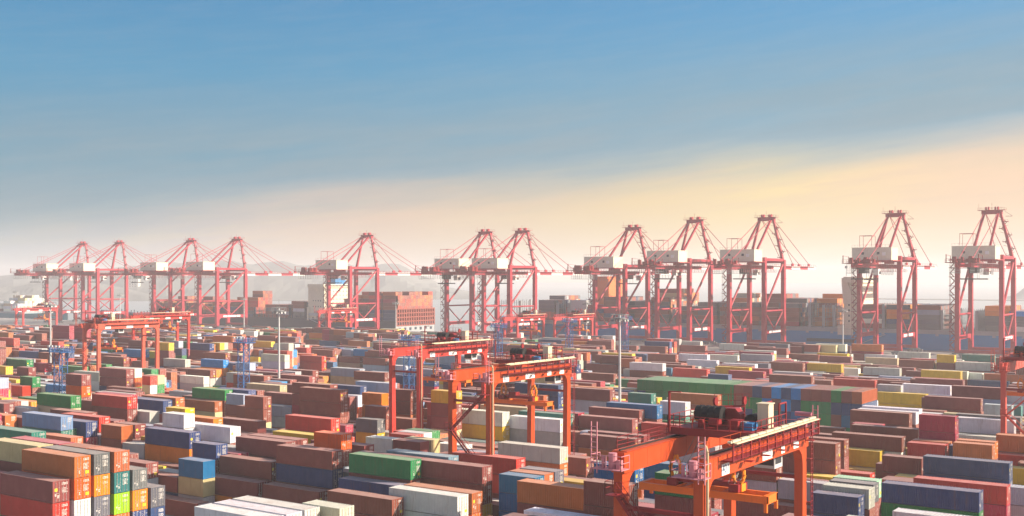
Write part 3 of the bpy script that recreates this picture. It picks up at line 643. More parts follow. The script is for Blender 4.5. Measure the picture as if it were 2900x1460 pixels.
-94.60,266.00,8.38,40,1,1,1,1,166|long maroon brown end-on container, second from left of those behind the nearest orange gantry
-97.11,266.00,8.38,40,1,1,1,1,165|long maroon brown end-on container in front of a bright blue one
-330.44,213.60,7.77,20,1,6,0,0,164|short crimson container left of the leftmost blue lattice tower
-104.62,266.00,8.38,40,1,9,1,1,164|long bright blue end-on container near the row of green containers standing end on
-95.89,416.60,8.08,20,1,15,0,0,163|short yellow container left of the red gantry leg at the right edge
-39.39,199.10,8.08,20,1,2,0,0,163|short copper brown container in front of the red gantry leg at the right edge
-131.73,101.60,2.90,20,1,7,0,0,163|short navy blue container under a charcoal grey one
-317.55,349.90,2.59,40,0,1,0,0,162|long maroon brown container, rightmost of those right of the mast left of the red gantry
-224.78,268.70,8.08,20,1,13,0,0,162|short white container in front of a steel blue grey one
-109.63,266.00,8.38,40,1,7,1,1,162|long navy blue end-on container near the row of green containers standing end on
-272.98,184.60,5.79,40,1,9,0,0,161|long bright blue container in front of the leftmost blue lattice tower
-166.08,228.10,8.69,40,0,1,0,0,161|long maroon brown container under a maroon brown one, beside a beige one to its left
-157.36,178.80,2.90,20,0,15,0,0,160|short yellow container left of the red gantry in the middle
-102.12,266.00,8.38,40,1,7,1,1,159|long navy blue end-on container behind the nearest orange gantry
-186.94,152.70,8.38,20,1,15,0,0,159|short yellow container left of the second blue lattice tower
-339.99,233.90,5.18,40,0,16,0,0,158|long green container right of the leftmost blue lattice tower
-233.38,236.80,8.38,40,1,1,0,0,156|long maroon brown container in front of a brick red one
-118.46,196.20,8.08,40,0,6,0,0,156|long crimson container right of the middle orange gantry
-372.90,329.60,10.36,40,1,2,0,0,153|long copper brown container behind the second blue lattice tower
-117.15,266.00,8.38,40,1,16,1,1,153|long green end-on container near the row of green containers standing end on
-191.75,187.50,2.90,40,0,12,0,0,153|long steel blue grey container under a steel blue grey one
-113.80,161.40,5.79,40,0,1,0,0,152|long maroon brown container left of the middle orange gantry"""
for idx, ln in enumerate(IND.split('\n')):
    a, label = ln.split('|'); f = a.split(','); x, y, z = map(float, f[:3]); L, hc = int(f[3]), int(f[4]); col = shade(CODE[int(f[5])]); front, rot, px = int(f[6]), int(f[7]), int(f[8])
    body, roof, doors, rods, wall = CM[(L, hc)]
    name = 'shipping_container'
    o = put(name, body, color=col); o.location = (x, y, z + .02)
    if rot: o.location = (x, y, z + .02); o.rotation_euler = (0, 0, R(-90)); # door end towards the viewer
    tag(o, label, 'container', 'containers stacked in the yard')
    put('roof', roof, o, color=col)
    if front: put('front_wall', wall, o, color=col)
    else:
        k_ = rnd.choice((0, 0, 1, 3, 2)) if idx > 40 else rnd.choice((1, 1, 2, 0))
        for s_ in (0, 1):
            d = put('door', doors[(s_, k_)], o, color=col)
            if px > 250 and not rot:
                for r_ in rods[s_]: put('locking_bar', r_, d)
# every further container of the yard (well over 300 of the kind): one object
FAR = MB(); FAR.c = []
def cbox(x0, x1, y0, y1, z0, z1, c):
    z1 -= .05; k = len(FAR.v)
    FAR.v += [(x0, y0, z0), (x1, y0, z0), (x1, y1, z0), (x0, y1, z0), (x0, y0, z1), (x1, y0, z1), (x1, y1, z1), (x0, y1, z1)]
    for f in ((0, 1, 5, 4), (1, 2, 6, 5), (2, 3, 7, 6), (3, 0, 4, 7), (4, 5, 6, 7), (0, 3, 2, 1)):
        FAR.f.append(tuple(k + i for i in f)); FAR.m.append(0); FAR.c.append(c)
STK = """871 4 -1329 15 101010000 4 -928 15 113131300
889 4 -133 3 1120101 4 -259 15 107030207 4 -391 14 105010101 4 -517 1 106140106 4 -642 7 1171111 4 -768 0 103011515 4 -1454 1 114161706
900 4 -1325 31 11101000000 4 -928 15 113131300
918 4 -135 3 101010101 4 -267 15 114150613 4 -392 6 115031412 4 -524 31 10101011301 4 -650 6 1130101 4 -782 0 1010115 4 -1582 2 102130101
929 4 -1324 31 11504000000 4 -1454 31 10101010000 4 -928 15 101011300
947 4 -143 16 11107071101 4 -268 13 111110113 4 -394 15 111071415 4 -520 24 10613061511 4 -646 0 10101 4 -771 0 10101 4 -1581 12 115011515
958 2 -1320 31 10204000000 2 -1383 31 10113010102 4 -1447 31 10703010100 2 -901 15 101130100
976 4 -125 6 10107150101 4 -250 13 101011401 4 -382 15 101071503 4 -508 0 103010113 4 -634 14 111010716 4 -760 1 10111 4 -1571 2 1070111 4 -1696 15 103060606
987 2 -1319 15 103070000
1005 4 -1589 31 10303150100 4 -148 12 101010101 4 -274 0 101111001 4 -400 14 113110107 4 -526 15 102120101 4 -652 3 11101 4 -777 0 1011301 4 -903 4 1161616 4 -1384 0 101061511 2 -1509 13 105030101 4 -1713 7 116010201
1016 2 -1317 7 1160000
1121 4 -631 0 102131300
1150 2 -626 30 11614010000
1179 4 -1011 0 1010100 4 -1747 0 111150100 2 -546 0 1130101110000 4 -156 15 101110105 4 -281 6 1011701 4 -413 0 1141201 4 -609 3 1060114 4 -735 0 10601 4 -860 1 11601 4 -1290 0 110 4 -1541 0 1121200 2 -1667 3 1011001 4 -1872 7 1111714 4 -1998 11 103030701
1208 2 -1435 7 1110000 4 -1819 1 10601011700 4 -175 12 113010111 4 -300 2 101030101 4 -425 0 112010101 4 -550 4 114011300 4 -676 2 1030101 2 -801 3 11706 4 -1045 0 11015 4 -1177 1 111 4 -1499 1 10700 4 -1631 2 1130101 2 -1756 2 11010 4 -2090 1 103070311
1210 4 -921 7 1131300
1237 4 -720 13 113010000 4 -1341 3 10500 4 -1207 3 10100 4 -164 15 117011717 4 -290 0 101120102 2 -415 10 101011501 2 -486 5 1130505 4 -550 0 102111110 2 -845 2 10501 4 -1044 3 1070600 4 -1469 1 11212 4 -1594 3 10115 4 -1719 0 1111301 4 -1851 0 111010116 4 -2097 11 106020606
1239 4 -918 7 1010400
1266 4 -1207 15 101010000 4 -1828 15 101170600 4 -1340 7 1010100 2 -680 23 11001130100 2 -1471 0 113010100 4 -167 7 103010501 4 -292 9 106120111 4 -417 7 1011214 4 -543 5 1051601 4 -744 3 11014 4 -869 0 103 4 -1535 3 10101 4 -1661 1 11211 4 -2093 6 102010100
1268 4 -1052 15 101010000
1295 2 -852 2 101080000 2 -1764 6 101010000 4 -1574 13 107010000 4 -179 0 112011507 4 -304 7 1010103 4 -429 0 1110102 4 -555 4 1141115 4 -687 2 1010113 4 -1194 4 1150110 4 -1319 2 1010102 2 -1450 7 1010106 2 -1700 1 1141200 4 -1830 7 1111111 4 -2076 0 101131301 4 -2202 0 107010707
1297 4 -943 7 101150000 4 -1068 14 101010101
1324 4 -1871 15 101100100 2 -1241 2 10101120100 2 -855 1 115010100 4 -1025 15 106140100 4 -180 7 1011401 4 -306 3 1111501 4 -431 3 10101 4 -557 0 10101 4 -683 7 1030207 2 -920 1 10601 2 -1150 0 115121511 2 -1304 7 1010117 2 -1493 0 1010101 4 -1557 0 1011206 2 -1682 1 1151401 4 -1747 0 1010601 4 -2092 7 1030303 4 -2218 7 1080112
1325 4 -1368 9 101010100
1353 4 -1952 15 116120100 2 -856 2 112010100 2 -1659 4 10315011100 2 -1801 0 115010100 4 -259 2 101011300 2 -184 0 111011111 4 -383 1 10110 4 -515 3 11314 4 -647 1 10302 2 -773 3 1010101 4 -919 0 11113 4 -1045 1 1140111 4 -1169 7 1011101 2 -1295 0 101011301 4 -1494 3 1011711 2 -1724 5 1150115 2 -1865 4 112131201 4 -2110 3 1120112 4 -2241 15 101070700
1354 4 -1370 6 101010100
1382 4 -942 7 110010300 4 -1568 14 101060100 2 -674 0 10301010000 4 -211 0 1130101 4 -343 0 10101 4 -468 0 10110 2 -593 2 11101 4 -737 0 1011114 2 -1143 5 1011102 4 -1372 5 1030117 2 -1498 1 1151501 4 -1696 7 1011217 4 -1828 0 1070701 4 -2074 0 1011201 2 -2199 2 101010111 2 -2263 15 111070901 4 -2327 0 102010216
1384 4 -1247 4 111010100
1411 4 -1368 3 106011500 4 -2091 6 10116061400 2 -440 1 115010700 4 -210 4 1030310 2 -335 0 10101 4 -504 0 10114 4 -636 2 101010100 4 -768 3 1031115 4 -894 0 1150101 4 -1020 7 1150114 4 -1145 5 1010101 2 -1271 4 1021101 4 -1495 0 1010101 4 -1620 2 1111401 4 -1745 5 1011501 4 -1877 6 1010103 2 -2218 7 1010101 2 -2282 11 111011111 4 -2346 15 101070215
1440 2 -435 7 115010100 4 -656 4 110010301 4 -788 1 1030601 4 -944 0 1031507 2 -2186 7 101010301 4 -2280 10 112010305 4 -2502 7 116120111
1469 4 -1981 3 10201020000 4 -1712 7 1010104 4 -220 2 10101 4 -346 0 10717 4 -471 1 115 4 -597 0 101 4 -722 7 1060103 4 -847 0 10111 4 -973 0 10101 2 -1099 0 1111111 4 -1338 7 1010113 4 -1469 0 1151301 2 -1601 5 1031101 2 -1836 7 1050611 2 -1900 1 1111512 4 -2129 0 1121101 4 -2255 13 116020316 4 -2380 0 107030106 2 -2506 8 115011701
1484 2 -1272 0 113141300 2 -1209 0 101010100
1498 2 -1946 0 101010100 4 -2017 15 115090112 4 -1748 0 101120500 4 -315 7 101010000 2 -751 0 1010413 2 -211 4 1011117 4 -441 0 110 4 -566 0 101 4 -816 1 10101 4 -942 0 10311 4 -1068 0 1030303 4 -1339 5 1070303 4 -1464 1 1071501 4 -1590 2 10106 2 -1875 0 10107 2 -2140 7 1040101 4 -2211 3 1130101 2 -2336 5 1121215 4 -2400 0 1020101 4 -2525 0 101030303
1513 2 -1209 0 102010100
1527 4 -956 3 101140000 2 -456 0 111010100 4 -2100 3 112110101 2 -1869 14 101031400 2 -770 2 10408 4 -219 0 11301 2 -345 4 1031111 4 -521 1 106 4 -647 1 101 4 -833 1 11616 4 -1083 1 1010101 4 -1333 3 11107 4 -1458 0 1011301 4 -1590 2 10306 4 -1716 3 11201 4 -2228 1 107070117 2 -2353 12 102020213 4 -2417 4 1011616 4 -2549 15 11203140612
1542 2 -1269 0 103010103
1556 4 -1485 15 103011500 4 -1855 3 10104 2 -461 0 114010100 2 -770 3 11502 2 -2264 5 1121212010000 4 -549 2 10100 4 -218 3 10114 2 -343 4 1111513 2 -673 13 115120000 4 -832 0 10101 4 -958 3 10111 4 -1082 5 1111111 4 -1338 2 10117 4 -1613 1 10303 2 -1739 3 10101 4 -2120 7 1011303 4 -2331 2 1020101 2 -2456 2 1130808 2 -2520 6 1010301 4 -2590 2 101150115 4 -2716 3 1030701
1571 2 -1273 0 110010113
1585 4 -942 7 1010100 4 -2277 14 101040113 4 -240 1 10103 4 -366 0 1050117 4 -491 7 1020100 4 -616 12 107150000 4 -742 4 1010101 2 -868 0 10316 4 -1066 2 1030101 2 -1192 7 1011700 4 -1342 2 10101 2 -1474 0 1010103 4 -1538 2 1161301 2 -1664 3 10317 4 -1728 3 11111 4 -1860 7 1010101 4 -2076 4 1111101 2 -2208 0 1160201 4 -2402 0 1050106 4 -2527 0 1010101 4 -2653 12 101010602
1600 2 -1277 0 106010116
1614 4 -2049 9 111130100 4 -305 0 101010000 2 -241 0 10311 4 -430 2 1131111 4 -555 3 1110101 4 -687 0 1110111 4 -812 2 10701 4 -1138 3 1010600 4 -1344 0 10101 4 -1470 0 10315 4 -1602 0 11401 4 -1728 3 10101 4 -1853 0 10105 4 -2174 15 106030106 4 -2306 7 1011101 4 -2431 7 1040101 4 -2557 1 10107 2 -2682 15 107010701 2 -2747 6 1060701 4 -2811 7 1070102
1643 4 -1780 1 1010100 4 -230 1 105 4 -362 2 1030101 4 -488 7 1150200 4 -613 6 1010101 4 -739 15 101110100 4 -864 3 11101 4 -989 1 1011301 4 -1115 1 1110501 4 -1241 1 1010701 4 -1365 3 10106 4 -1491 0 10701 4 -1616 1 10101 4 -1906 0 1010515 4 -2091 8 112020107 4 -2216 13 114020111 4 -2342 7 1150115 4 -2474 7 1011516 4 -2600 0 11601 4 -2725 6 1010201 2 -2850 14 102010504
1672 4 -556 2 10312010000 4 -242 0 102 4 -367 7 1021101 2 -492 4 1170117 4 -682 0 106011200 4 -814 0 10101 4 -939 3 10615 4 -1064 4 1030101 4 -1189 4 1151617 2 -1315 7 1011102 4 -1379 0 10601 4 -1505 1 110 4 -1629 2 11411 4 -1755 0 11201 4 -1887 0 10101 4 -2079 5 104010100 2 -2204 0 1130107 4 -2275 0 101010216 4 -2400 0 10101 4 -2526 7 1030301 4 -2652 0 10301 2 -2778 6 103110607 4 -2841 13 11107011115
1701 2 -514 7 1010100 4 -248 0 102 4 -372 5 1010501 2 -578 0 111030302 2 -642 1 103151106 4 -706 4 1030311 4 -831 1 11101 4 -957 0 10711 4 -1083 1 11103 4 -1208 0 11111 4 -1333 4 1010703 4 -1458 0 112 2 -1584 4 1111306 4 -1648 2 11101 4 -1774 2 11111 4 -1906 3 10101 4 -2128 2 1060112 4 -2260 3 109010101 4 -2385 7 1010101 4 -2511 7 1121601 4 -2637 0 10101 4 -2769 1 10101 2 -2901 16 10401040201 4 -2965 3 10706111407
1730 4 -238 3 1011100 4 -363 3 1110715 4 -495 3 10301 4 -620 0 105010505 4 -746 7 1011106 4 -872 0 10113 4 -996 1 11111 4 -1122 0 10701 4 -1254 2 10711 4 -1380 2 11601 4 -1512 0 103 4 -1643 5 1110301 4 -1769 1 102 4 -1895 3 10101 4 -2081 1 11311 2 -2206 0 1020101 2 -2277 6 1070202 2 -2340 7 1030301 2 -2404 0 1070202 2 -2467 0 1110301 2 -2531 7 1010701 4 -2602 0 1010101 4 -2734 0 10112 4 -2859 0 10203 4 -2985 15 108080115
1759 4 -1653 31 11107010000 4 -328 7 101010000 2 -1887 15 101140000 4 -2128 0 11616 4 -2283 5 1151207 2 -2559 7 1090208 4 -2804 2 10101
1788 2 -1574 5 1060000 2 -2871 6 1010100 2 -460 0 114010100 2 -1947 7 1120101 2 -1368 0 1021614000000 4 -265 3 11303 2 -391 5 1150307 4 -525 3 11212 4 -650 0 1020512 4 -782 1 1110601 4 -908 0 101 4 -1034 0 101 2 -1159 2 11503 4 -1230 1 10101 4 -1432 0 11501 4 -1637 0 10301 4 -1763 0 103 4 -2094 1 101 2 -2219 4 1010701 4 -2283 0 1010501 4 -2408 2 1020107 4 -2534 6 1130203 2 -2666 3 10111 4 -2729 0 11316 4 -2935 0 1110115 2 -3061 3 1060102
1817 2 -2870 8 101010100 4 -278 2 10201 4 -404 0 1030102 4 -530 3 10317 4 -655 3 1170602 4 -781 3 1021401 4 -906 0 101 2 -1038 1 101 4 -1103 0 111 4 -1235 0 11111 4 -1360 2 10103 4 -1486 1 10211 4 -1612 0 10303 2 -1737 0 1110303 4 -1801 0 110 2 -1926 1 103 2 -2111 0 101 4 -2182 1 101 4 -2307 0 1070316 4 -2432 7 1080108 4 -2557 1 11516 4 -2683 0 10101 2 -2935 2 1021401 4 -2998 0 1010102 2 -3123 15 103160101
1846 4 -1292 13 112010000 4 -2730 7 1020100 2 -1600 0 101110100 4 -1729 3 1030101 4 -992 3 1010000 2 -487 2 1010101 2 -2049 0 101020100 4 -2151 2 1011400 4 -259 3 10101 2 -391 6 1020102 2 -550 1 11110 4 -620 7 1111111 4 -745 0 1031101 2 -870 2 1030107 4 -1119 0 102 4 -1416 3 10202 2 -1666 3 11001 4 -1856 0 103 4 -2276 2 1121416 4 -2402 3 10101 4 -2528 0 10212 2 -2654 2 10505 4 -2857 2 1010113 4 -2983 0 1070701 4 -3109 7 1010101
1875 4 -1173 0 105010000 4 -2147 4 102010100 4 -1917 1 1010000 4 -609 12 115010100 4 -1793 7 10116060100 4 -260 0 10117 4 -385 7 1010114 2 -511 2 11201 4 -736 5 112030300 4 -862 1 10503 4 -988 7 1011000 4 -1298 2 1110101 4 -1424 3 10211 4 -1550 0 1070100 2 -1675 2 10102 4 -2274 3 10901 4 -2406 3 10101 4 -2538 0 10202 2 -2664 2 10111 4 -2728 3 1010106 4 -2854 3 1010611 2 -2979 0 1070202 4 -3043 7 1071515 4 -3168 0 103010107
1904 4 -1918 8 105110100 2 -570 3 10115 4 -262 3 1010100 4 -387 1 1150317 4 -634 7 1010601 4 -760 0 1030303 4 -891 3 10101 4 -1023 2 1121312 4 -1148 0 1110100 4 -1280 0 1121201 4 -1406 2 10203 4 -1531 0 102 2 -1656 2 10106 4 -1720 1 11401 2 -1852 0 101020101 4 -2095 4 101110107 4 -2220 4 1010101 4 -2345 1 10101 2 -2471 3 10915 4 -2535 7 1010101 2 -2667 3 10202 2 -2731 0 11402 4 -2795 3 1140107 2 -2921 2 1151507 4 -2985 1 1071717 4 -3111 0 1011101 4 -3243 7 1010202
1933 4 -1786 2 106010101 2 -566 7 1011400 4 -1190 1 101010100 4 -1434 12 112010303 2 -1603 8 10102020000 4 -663 2 10313 2 -387 11 101070100 2 -460 2 111010100 2 -276 7 115030201 4 -790 2 11111 4 -916 0 10312 4 -1041 0 1121601 2 -1317 1 1021113 2 -1666 7 1010101 2 -1911 0 114011201 4 -2095 0 101091501 4 -2220 6 1090101 4 -2346 1 11101 4 -2478 0 10107 2 -2603 2 10406 4 -2667 0 10301 4 -2792 0 10316 2 -2917 5 1121201 4 -2982 0 1010101 4 -3107 7 1110106 4 -3233 0 1151104 4 -3364 3 1111701
1960 4 -2647 0 10101070000
1962 2 -1713 15 101110500 2 -3119 7 113010100 2 -1634 7 1010115 4 -538 6 101011300 4 -662 0 10110 4 -1060 0 111010100 2 -399 0 112060107 2 -290 6 1011101 2 -465 7 1011003 4 -789 0 1141112 4 -914 0 11101 4 -1185 1 106010300 4 -1310 5 101031400 4 -1436 7 1030101 2 -1562 0 101 4 -1776 1 101 4 -1902 3 1151301 4 -2094 6 1070301 4 -2220 0 1010916 4 -2345 4 1030111 2 -2470 0 10115 2 -2535 3 10502 4 -2776 1 11515 4 -2907 2 10717 2 -3033 4 1070212 4 -3182 2 1020501 4 -3314 2 1010112
1989 4 -2649 0 10101190413
1991 2 -394 10 110120100 2 -468 0 111140102 2 -573 6 1011415 4 -1266 2 10111 2 -1545 0 11401 2 -298 2 1110701 4 -637 2 1010101 4 -763 7 1010301 4 -888 0 11001 2 -1014 3 10103 4 -1085 0 1010311 4 -1610 0 11301 4 -1736 1 105 4 -1861 0 1110107 4 -2076 7 109141400 4 -2201 5 1020111 4 -2327 1 10311 4 -2453 0 11701 2 -2579 0 10108 4 -2773 0 111 4 -2899 0 11408 4 -3024 0 1010101 4 -3156 0 1120113 4 -3288 1 101120115 2 -3414 3 1010102 4 -3478 10 101011212
2020 4 -2855 4 111011311 2 -464 31 10113010000 4 -291 7 1120300 4 -528 1 11401 4 -654 3 11217 2 -779 7 1060101 4 -843 0 10311 4 -969 0 10115 4 -1095 1 1010703 4 -1227 0 1011501 4 -1353 15 101050100 4 -1484 0 115110111 4 -1610 1 10305 4 -1736 1 101 4 -1862 0 10101 4 -2107 5 111070707 4 -2233 6 1010111 4 -2365 2 11305 4 -2490 3 11201 4 -2615 0 10703 2 -2741 0 101010201 2 -2980 0 10101 2 -3044 1 10101 4 -3114 5 1150101 2 -3240 3 1160101 4 -3305 7 1111101 2 -3431 13 103010101 4 -3495 5 1010101
2047 2 -2657 0 101051303
2049 4 -453 0 1011415 4 -282 15 101010100 4 -964 7 1010100 4 -578 1 1020301 4 -704 5 1060101 4 -830 5 1010201 2 -1091 3 1070701 2 -1155 0 1131403 4 -1219 0 1111107 4 -1345 7 1011206 4 -1477 11 111010101 2 -1601 0 1010101 4 -1666 2 10117 4 -1798 0 102 4 -2073 12 101010901 4 -2198 1 1011414 4 -2323 5 1010315 4 -2455 3 11101 2 -2580 0 103 4 -2720 6 101010101 2 -2851 8 103011509 2 -2916 7 1010111 4 -2986 3 10703 4 -3111 3 10103 4 -3236 2 1070701 4 -3368 4 1010801 4 -3493 9 102040309
2076 2 -2661 0 101011614
2078 4 -1106 1 101010100 4 -813 0 10113 4 -939 2 1010601 4 -1695 0 11614 2 -2120 0 1010213 4 -2280 0 1010112
2107 4 -1080 15 111010100 4 -1919 7 1010413 4 -549 4 103010100 4 -674 6 1010100 4 -317 1 1010103 2 -480 5 1111711 4 -799 1 10703 4 -925 3 10201 2 -1205 6 1060114 4 -1276 2 10113 4 -1402 4 1121001 4 -1527 4 103011117 4 -1659 0 10601 4 -1785 1 114 4 -2091 7 1121602 2 -2216 0 101070101 4 -2281 4 1160101 2 -2412 3 10102 4 -2477 3 11404 4 -2603 2 10303 2 -2729 15 101141116 4 -2792 0 102131101 4 -2918 4 1050711 4 -3043 0 10101 4 -3169 1 11301 4 -3301 0 1120101 4 -3426 1 1151201 2 -3552 15 103070102 4 -3616 15 101151517
2136 4 -1937 4 105170100 2 -1747 0 1010120 2 -496 7 1010101 4 -560 6 1050101 4 -686 3 11407 4 -811 3 10101 4 -943 1 10110 4 -1075 2 10115 4 -1201 1 1161416 4 -1333 1 1010707 4 -1458 1 1110611 4 -1584 12 101130107 2 -1814 6 1061512 4 -2092 7 1090101 2 -2224 0 109120109 4 -2289 15 116160100 4 -2415 2 11703 4 -2541 1 11111 2 -2673 0 10201 4 -2737 4 1011501 4 -2863 2 101020701 2 -2989 0 1010101 4 -3053 5 1010106 4 -3179 2 10702 2 -3304 8 113161200 4 -3369 4 1121101 2 -3500 1 1010307 4 -3565 31 11514010101 4 -3690 31 10101010101
2165 4 -3452 12 102010100 4 -1942 5 1010111 4 -1018 0 1150116 4 -329 3 1130301 4 -455 0 10103 4 -580 4 1170101 4 -705 2 11512 4 -831 0 10101 4 -1142 7 1061001 4 -1274 2 1020107 4 -1400 13 105010100 4 -1532 15 114010600 4 -1657 0 1010303 4 -1782 7 1011701 4 -2093 7 1010111 4 -2218 1 112110101 4 -2350 15 103060311 4 -2476 2 10301 4 -2608 1 103 4 -2734 2 10104 4 -2859 1 1110107 2 -3225 0 101 4 -3296 0 1010301 2 -3577 0 1130101 4 -3642 7 1010909 4 -3768 4 1011501
2194 2 -1056 15 103011700 4 -1885 11 101060100 4 -308 5 1110111 4 -439 3 10111 4 -564 0 1031603 4 -690 3 11311 2 -816 3 10115 4 -881 1 10107 4 -1121 3 1160201 4 -1247 3 11114 4 -1378 12 10101110000 4 -1504 8 114111101 4 -1629 7 1011101 4 -1755 1 1031401 4 -2092 6 1130801 4 -2216 0 1110306 4 -2342 1 111070701 4 -2474 3 11301 4 -2600 0 101 4 -2726 1 101 4 -2851 3 10104 4 -2977 3 10301 4 -3103 2 10207 4 -3229 0 101 4 -3354 5 1021701 2 -3486 9 101020211 4 -3551 3 1030303 4 -3682 0 1080108 4 -3807 3 10115
2223 4 -1482 4 110100201 2 -1608 7 101140101 4 -2204 13 117080700 2 -2839 0 113011101 4 -3416 6 1141303
2252 4 -420 5 1011100 4 -1056 6 1131313 4 -1439 15 101010101 4 -1690 7 1060203 2 -2222 0 101110101 4 -2287 0 102080101 2 -2478 4 101010701 2 -2864 3 10309 4 -3506 0 105050102
2281 4 -328 7 1120105 4 -1025 7 1010100 4 -1661 23 11211010000 4 -2343 3 102011201 2 -2469 5 111060201 4 -3108 7 1110301 4 -3484 4 1051205
2310 2 -1199 15 112140100 4 -424 10 101011100 2 -674 6 1011506 4 -1521 1 103030501 4 -1653 0 107020102 2 -2346 13 104050111 4 -2411 4 101131513 2 -2537 0 11515151500 2 -2923 3 10707
2339 4 -3400 0 1011300 4 -1324 15 103010000 4 -1448 3 101100110 4 -1580 31 11006110100 4 -2202 2 1150815 4 -2453 6 114010106 4 -2579 0 11308 2 -2901 0 105 4 -3035 7 1040701 4 -3528 0 1010101
2368 4 -3396 1 1010102 4 -635 0 103010100 4 -3579 15 108010100 4 -1270 7 1111103 4 -1521 3 11511131400 4 -2334 11 101030300 4 -2585 0 1161212 4 -2968 0 1020202 4 -3100 5 1010101 4 -3829 7 1010111
2397 4 -628 0 112010100 4 -3404 3 10707 2 -3859 7 1070107
2426 4 -1085 5 101110000 4 -3389 2 1010116 4 -433 0 113010100 2 -792 2 10100 4 -1211 0 1010101 4 -1342 5 1161515 4 -1474 0 115010111 4 -2072 5 1030101
2455 4 -636 0 110011100 4 -365 1 1150714 4 -1394 4 112010505 2 -2395 0 1010101 4 -3481 0 1071509 4 -3612 0 1010102 2 -4053 15 101070202
2484 4 -3890 0 109010107 4 -3370 0 101010100 4 -357 3 1111010 4 -1388 5 1111313 4 -1514 1 101010301 4 -3694 15 108010307 2 -3820 14 113120107 4 -4016 0 113010301 2 -4142 18 10103121101
2513 4 -1139 7 1011111 4 -2183 0 101011400 2 -1286 5 1140115 4 -2982 0 11100 4 -366 5 1170101 4 -1351 7 1030601 4 -1476 10 103011101 4 -1858 4 111011415 4 -2433 2 1070505 2 -2877 0 116 4 -3107 0 10801 4 -3425 10 101070701 2 -3551 4 1161111 4 -3615 5 1010301 4 -4057 6 104040403
2542 4 -361 3 1150115 4 -1773 15 101010101 2 -2462 0 1010115 2 -2849 2 10101 4 -3171 0 10801 2 -3625 1 1010105 4 -4141 31 10103040103
2571 4 -2335 0 101010000 4 -368 4 1121215 4 -493 7 1011314 4 -619 3 1110213 4 -1371 6 1051101 4 -1623 4 106010114 4 -1748 0 10301131514 4 -1874 11 114141401 2 -2216 1 1010201 4 -2460 7 1010501 4 -3174 2 10701 4 -3613 0 1020201 4 -3739 3 1020202 2 -3997 1 101010813 2 -4061 0 101111502 4 -4126 13 101020101
2600 4 -620 7 1110101 4 -1500 1 115010606 4 -1625 9 102020602 4 -1751 15 111030606 4 -1876 18 10103010100 4 -2122 1 103 4 -2248 2 1010301 4 -2563 7 1080111 4 -2814 0 1020101 4 -3255 3 10201 4 -3570 2 1030212 2 -3695 0 1150307 4 -3830 7 1120312 4 -4081 0 101130913
2629 2 -3455 0 1010101 4 -2088 7 1010000 4 -396 1 1151114 4 -1428 6 1010107 4 -1618 5 112170707 4 -2213 7 1030307 4 -2410 3 1120101 4 -2849 5 1030302 4 -3299 1 10901 4 -3521 3 1020103 4 -3773 7 1010301 4 -3898 7 1110115 4 -4024 14 107010301 2 -4156 11 108010101
2658 4 -555 14 101010100 4 -3120 3 11100 2 -682 2 1021201 4 -1427 7 1110614 4 -1678 29 10106010100 4 -2078 4 101170100 2 -3245 3 10201 2 -3310 3 10601 4 -3374 1 11111 4 -3697 3 1010107 4 -4019 0 11203021703 4 -4271 3 112140303
2660 1 -1422 14 116170716 1 -1397 14 117171616 1 -1372 14 116071616 1 -1347 14 116161616 1 -1322 14 117171616 1 -1297 14 107161616 1 -1272 14 116161616 1 -1247 14 116171616 1 -1222 14 101161616 1 -1197 14 116071616 1 -1172 14 107011600 1 -1146 14 116160101 1 -1121 14 116071601 1 -1096 14 117161600 1 -1071 14 107070901 1 -1046 14 108170100 1 -1021 14 116070900 1 -996 14 101080700 1 -971 14 101071600 1 -946 14 116161600 1 -921 14 107161600 1 -896 14 108010700 1 -871 14 116080700 1 -846 14 117070700
2687 4 -3524 11 117010100 4 -3289 7 1110100 4 -3122 3 11105 4 -641 0 1010114 4 -1678 11 114141412 4 -2116 0 105010207 2 -2248 12 102010100 2 -3416 0 10201 4 -3902 0 101010102 4 -4028 15 117070115 4 -4154 11 116010101
2716 4 -577 0 106010101 2 -3417 30 10107010115 4 -2146 8 101011201 4 -3005 1 101 4 -3887 7 1010111
2745 4 -3152 7 1010500 4 -1429 0 1031211 4 -1554 3 1130116 4 -1680 3 112010103 4 -1805 15 111170117 2 -2110 15 103110308 2 -2174 12 109161314 4 -2244 0 10111010700 4 -2997 0 1131507 4 -3277 3 10512 4 -3473 0 101111715 4 -3598 0 101151515 4 -3850 3 1080101 4 -4352 15 115111611
2774 4 -1555 0 1010215 4 -1680 2 11101031100 4 -2081 29 10112010600 4 -2207 13 105111109 4 -3096 0 1031111 4 -3346 2 11401 4 -3598 0 112010201 4 -3724 7 1070107 4 -3850 3 1010411 4 -4101 14 101010101 4 -4227 15 115120701
2803 2 -518 7 1010100 4 -833 0 1130213 4 -1600 2 1030111 4 -3181 0 1030301 4 -3307 0 10502 4 -3557 3 112120411 4 -3682 0 105030101 2 -3940 5 1010209 2 -4011 5 1010102 4 -4075 7 101011312 4 -4325 14 117121707 4 -4450 5 11501110101
2832 4 -1424 5 1011001 4 -1808 15 101010103 2 -2113 10 10307010701 4 -2938 2 11201 4 -3376 3 10102 4 -3692 12 10501070100 4 -4403 31 11501150101 4 -4655 30 10109040102
2861 4 -3960 0 101010116 4 -421 2 10101 4 -546 3 11301 4 -924 0 111111101 4 -1885 1 106061201 4 -2070 13 101010801 4 -2328 10 104130707 4 -2650 3 10901 4 -3420 3 10101 4 -3610 0 11403030304 4 -3735 0 101021208 2 -3861 8 101010801 4 -4086 11 101010107
2890 4 -2988 0 108080000 2 -1262 15 106010107 2 -514 0 1010117 4 -576 3 11117 4 -1452 7 1030101 4 -2086 9 114010101 4 -2212 15 101011602 4 -3381 3 10314 4 -3882 15 113010101 4 -4008 5 111110701 4 -4205 3 101041301 4 -4330 15 112121601
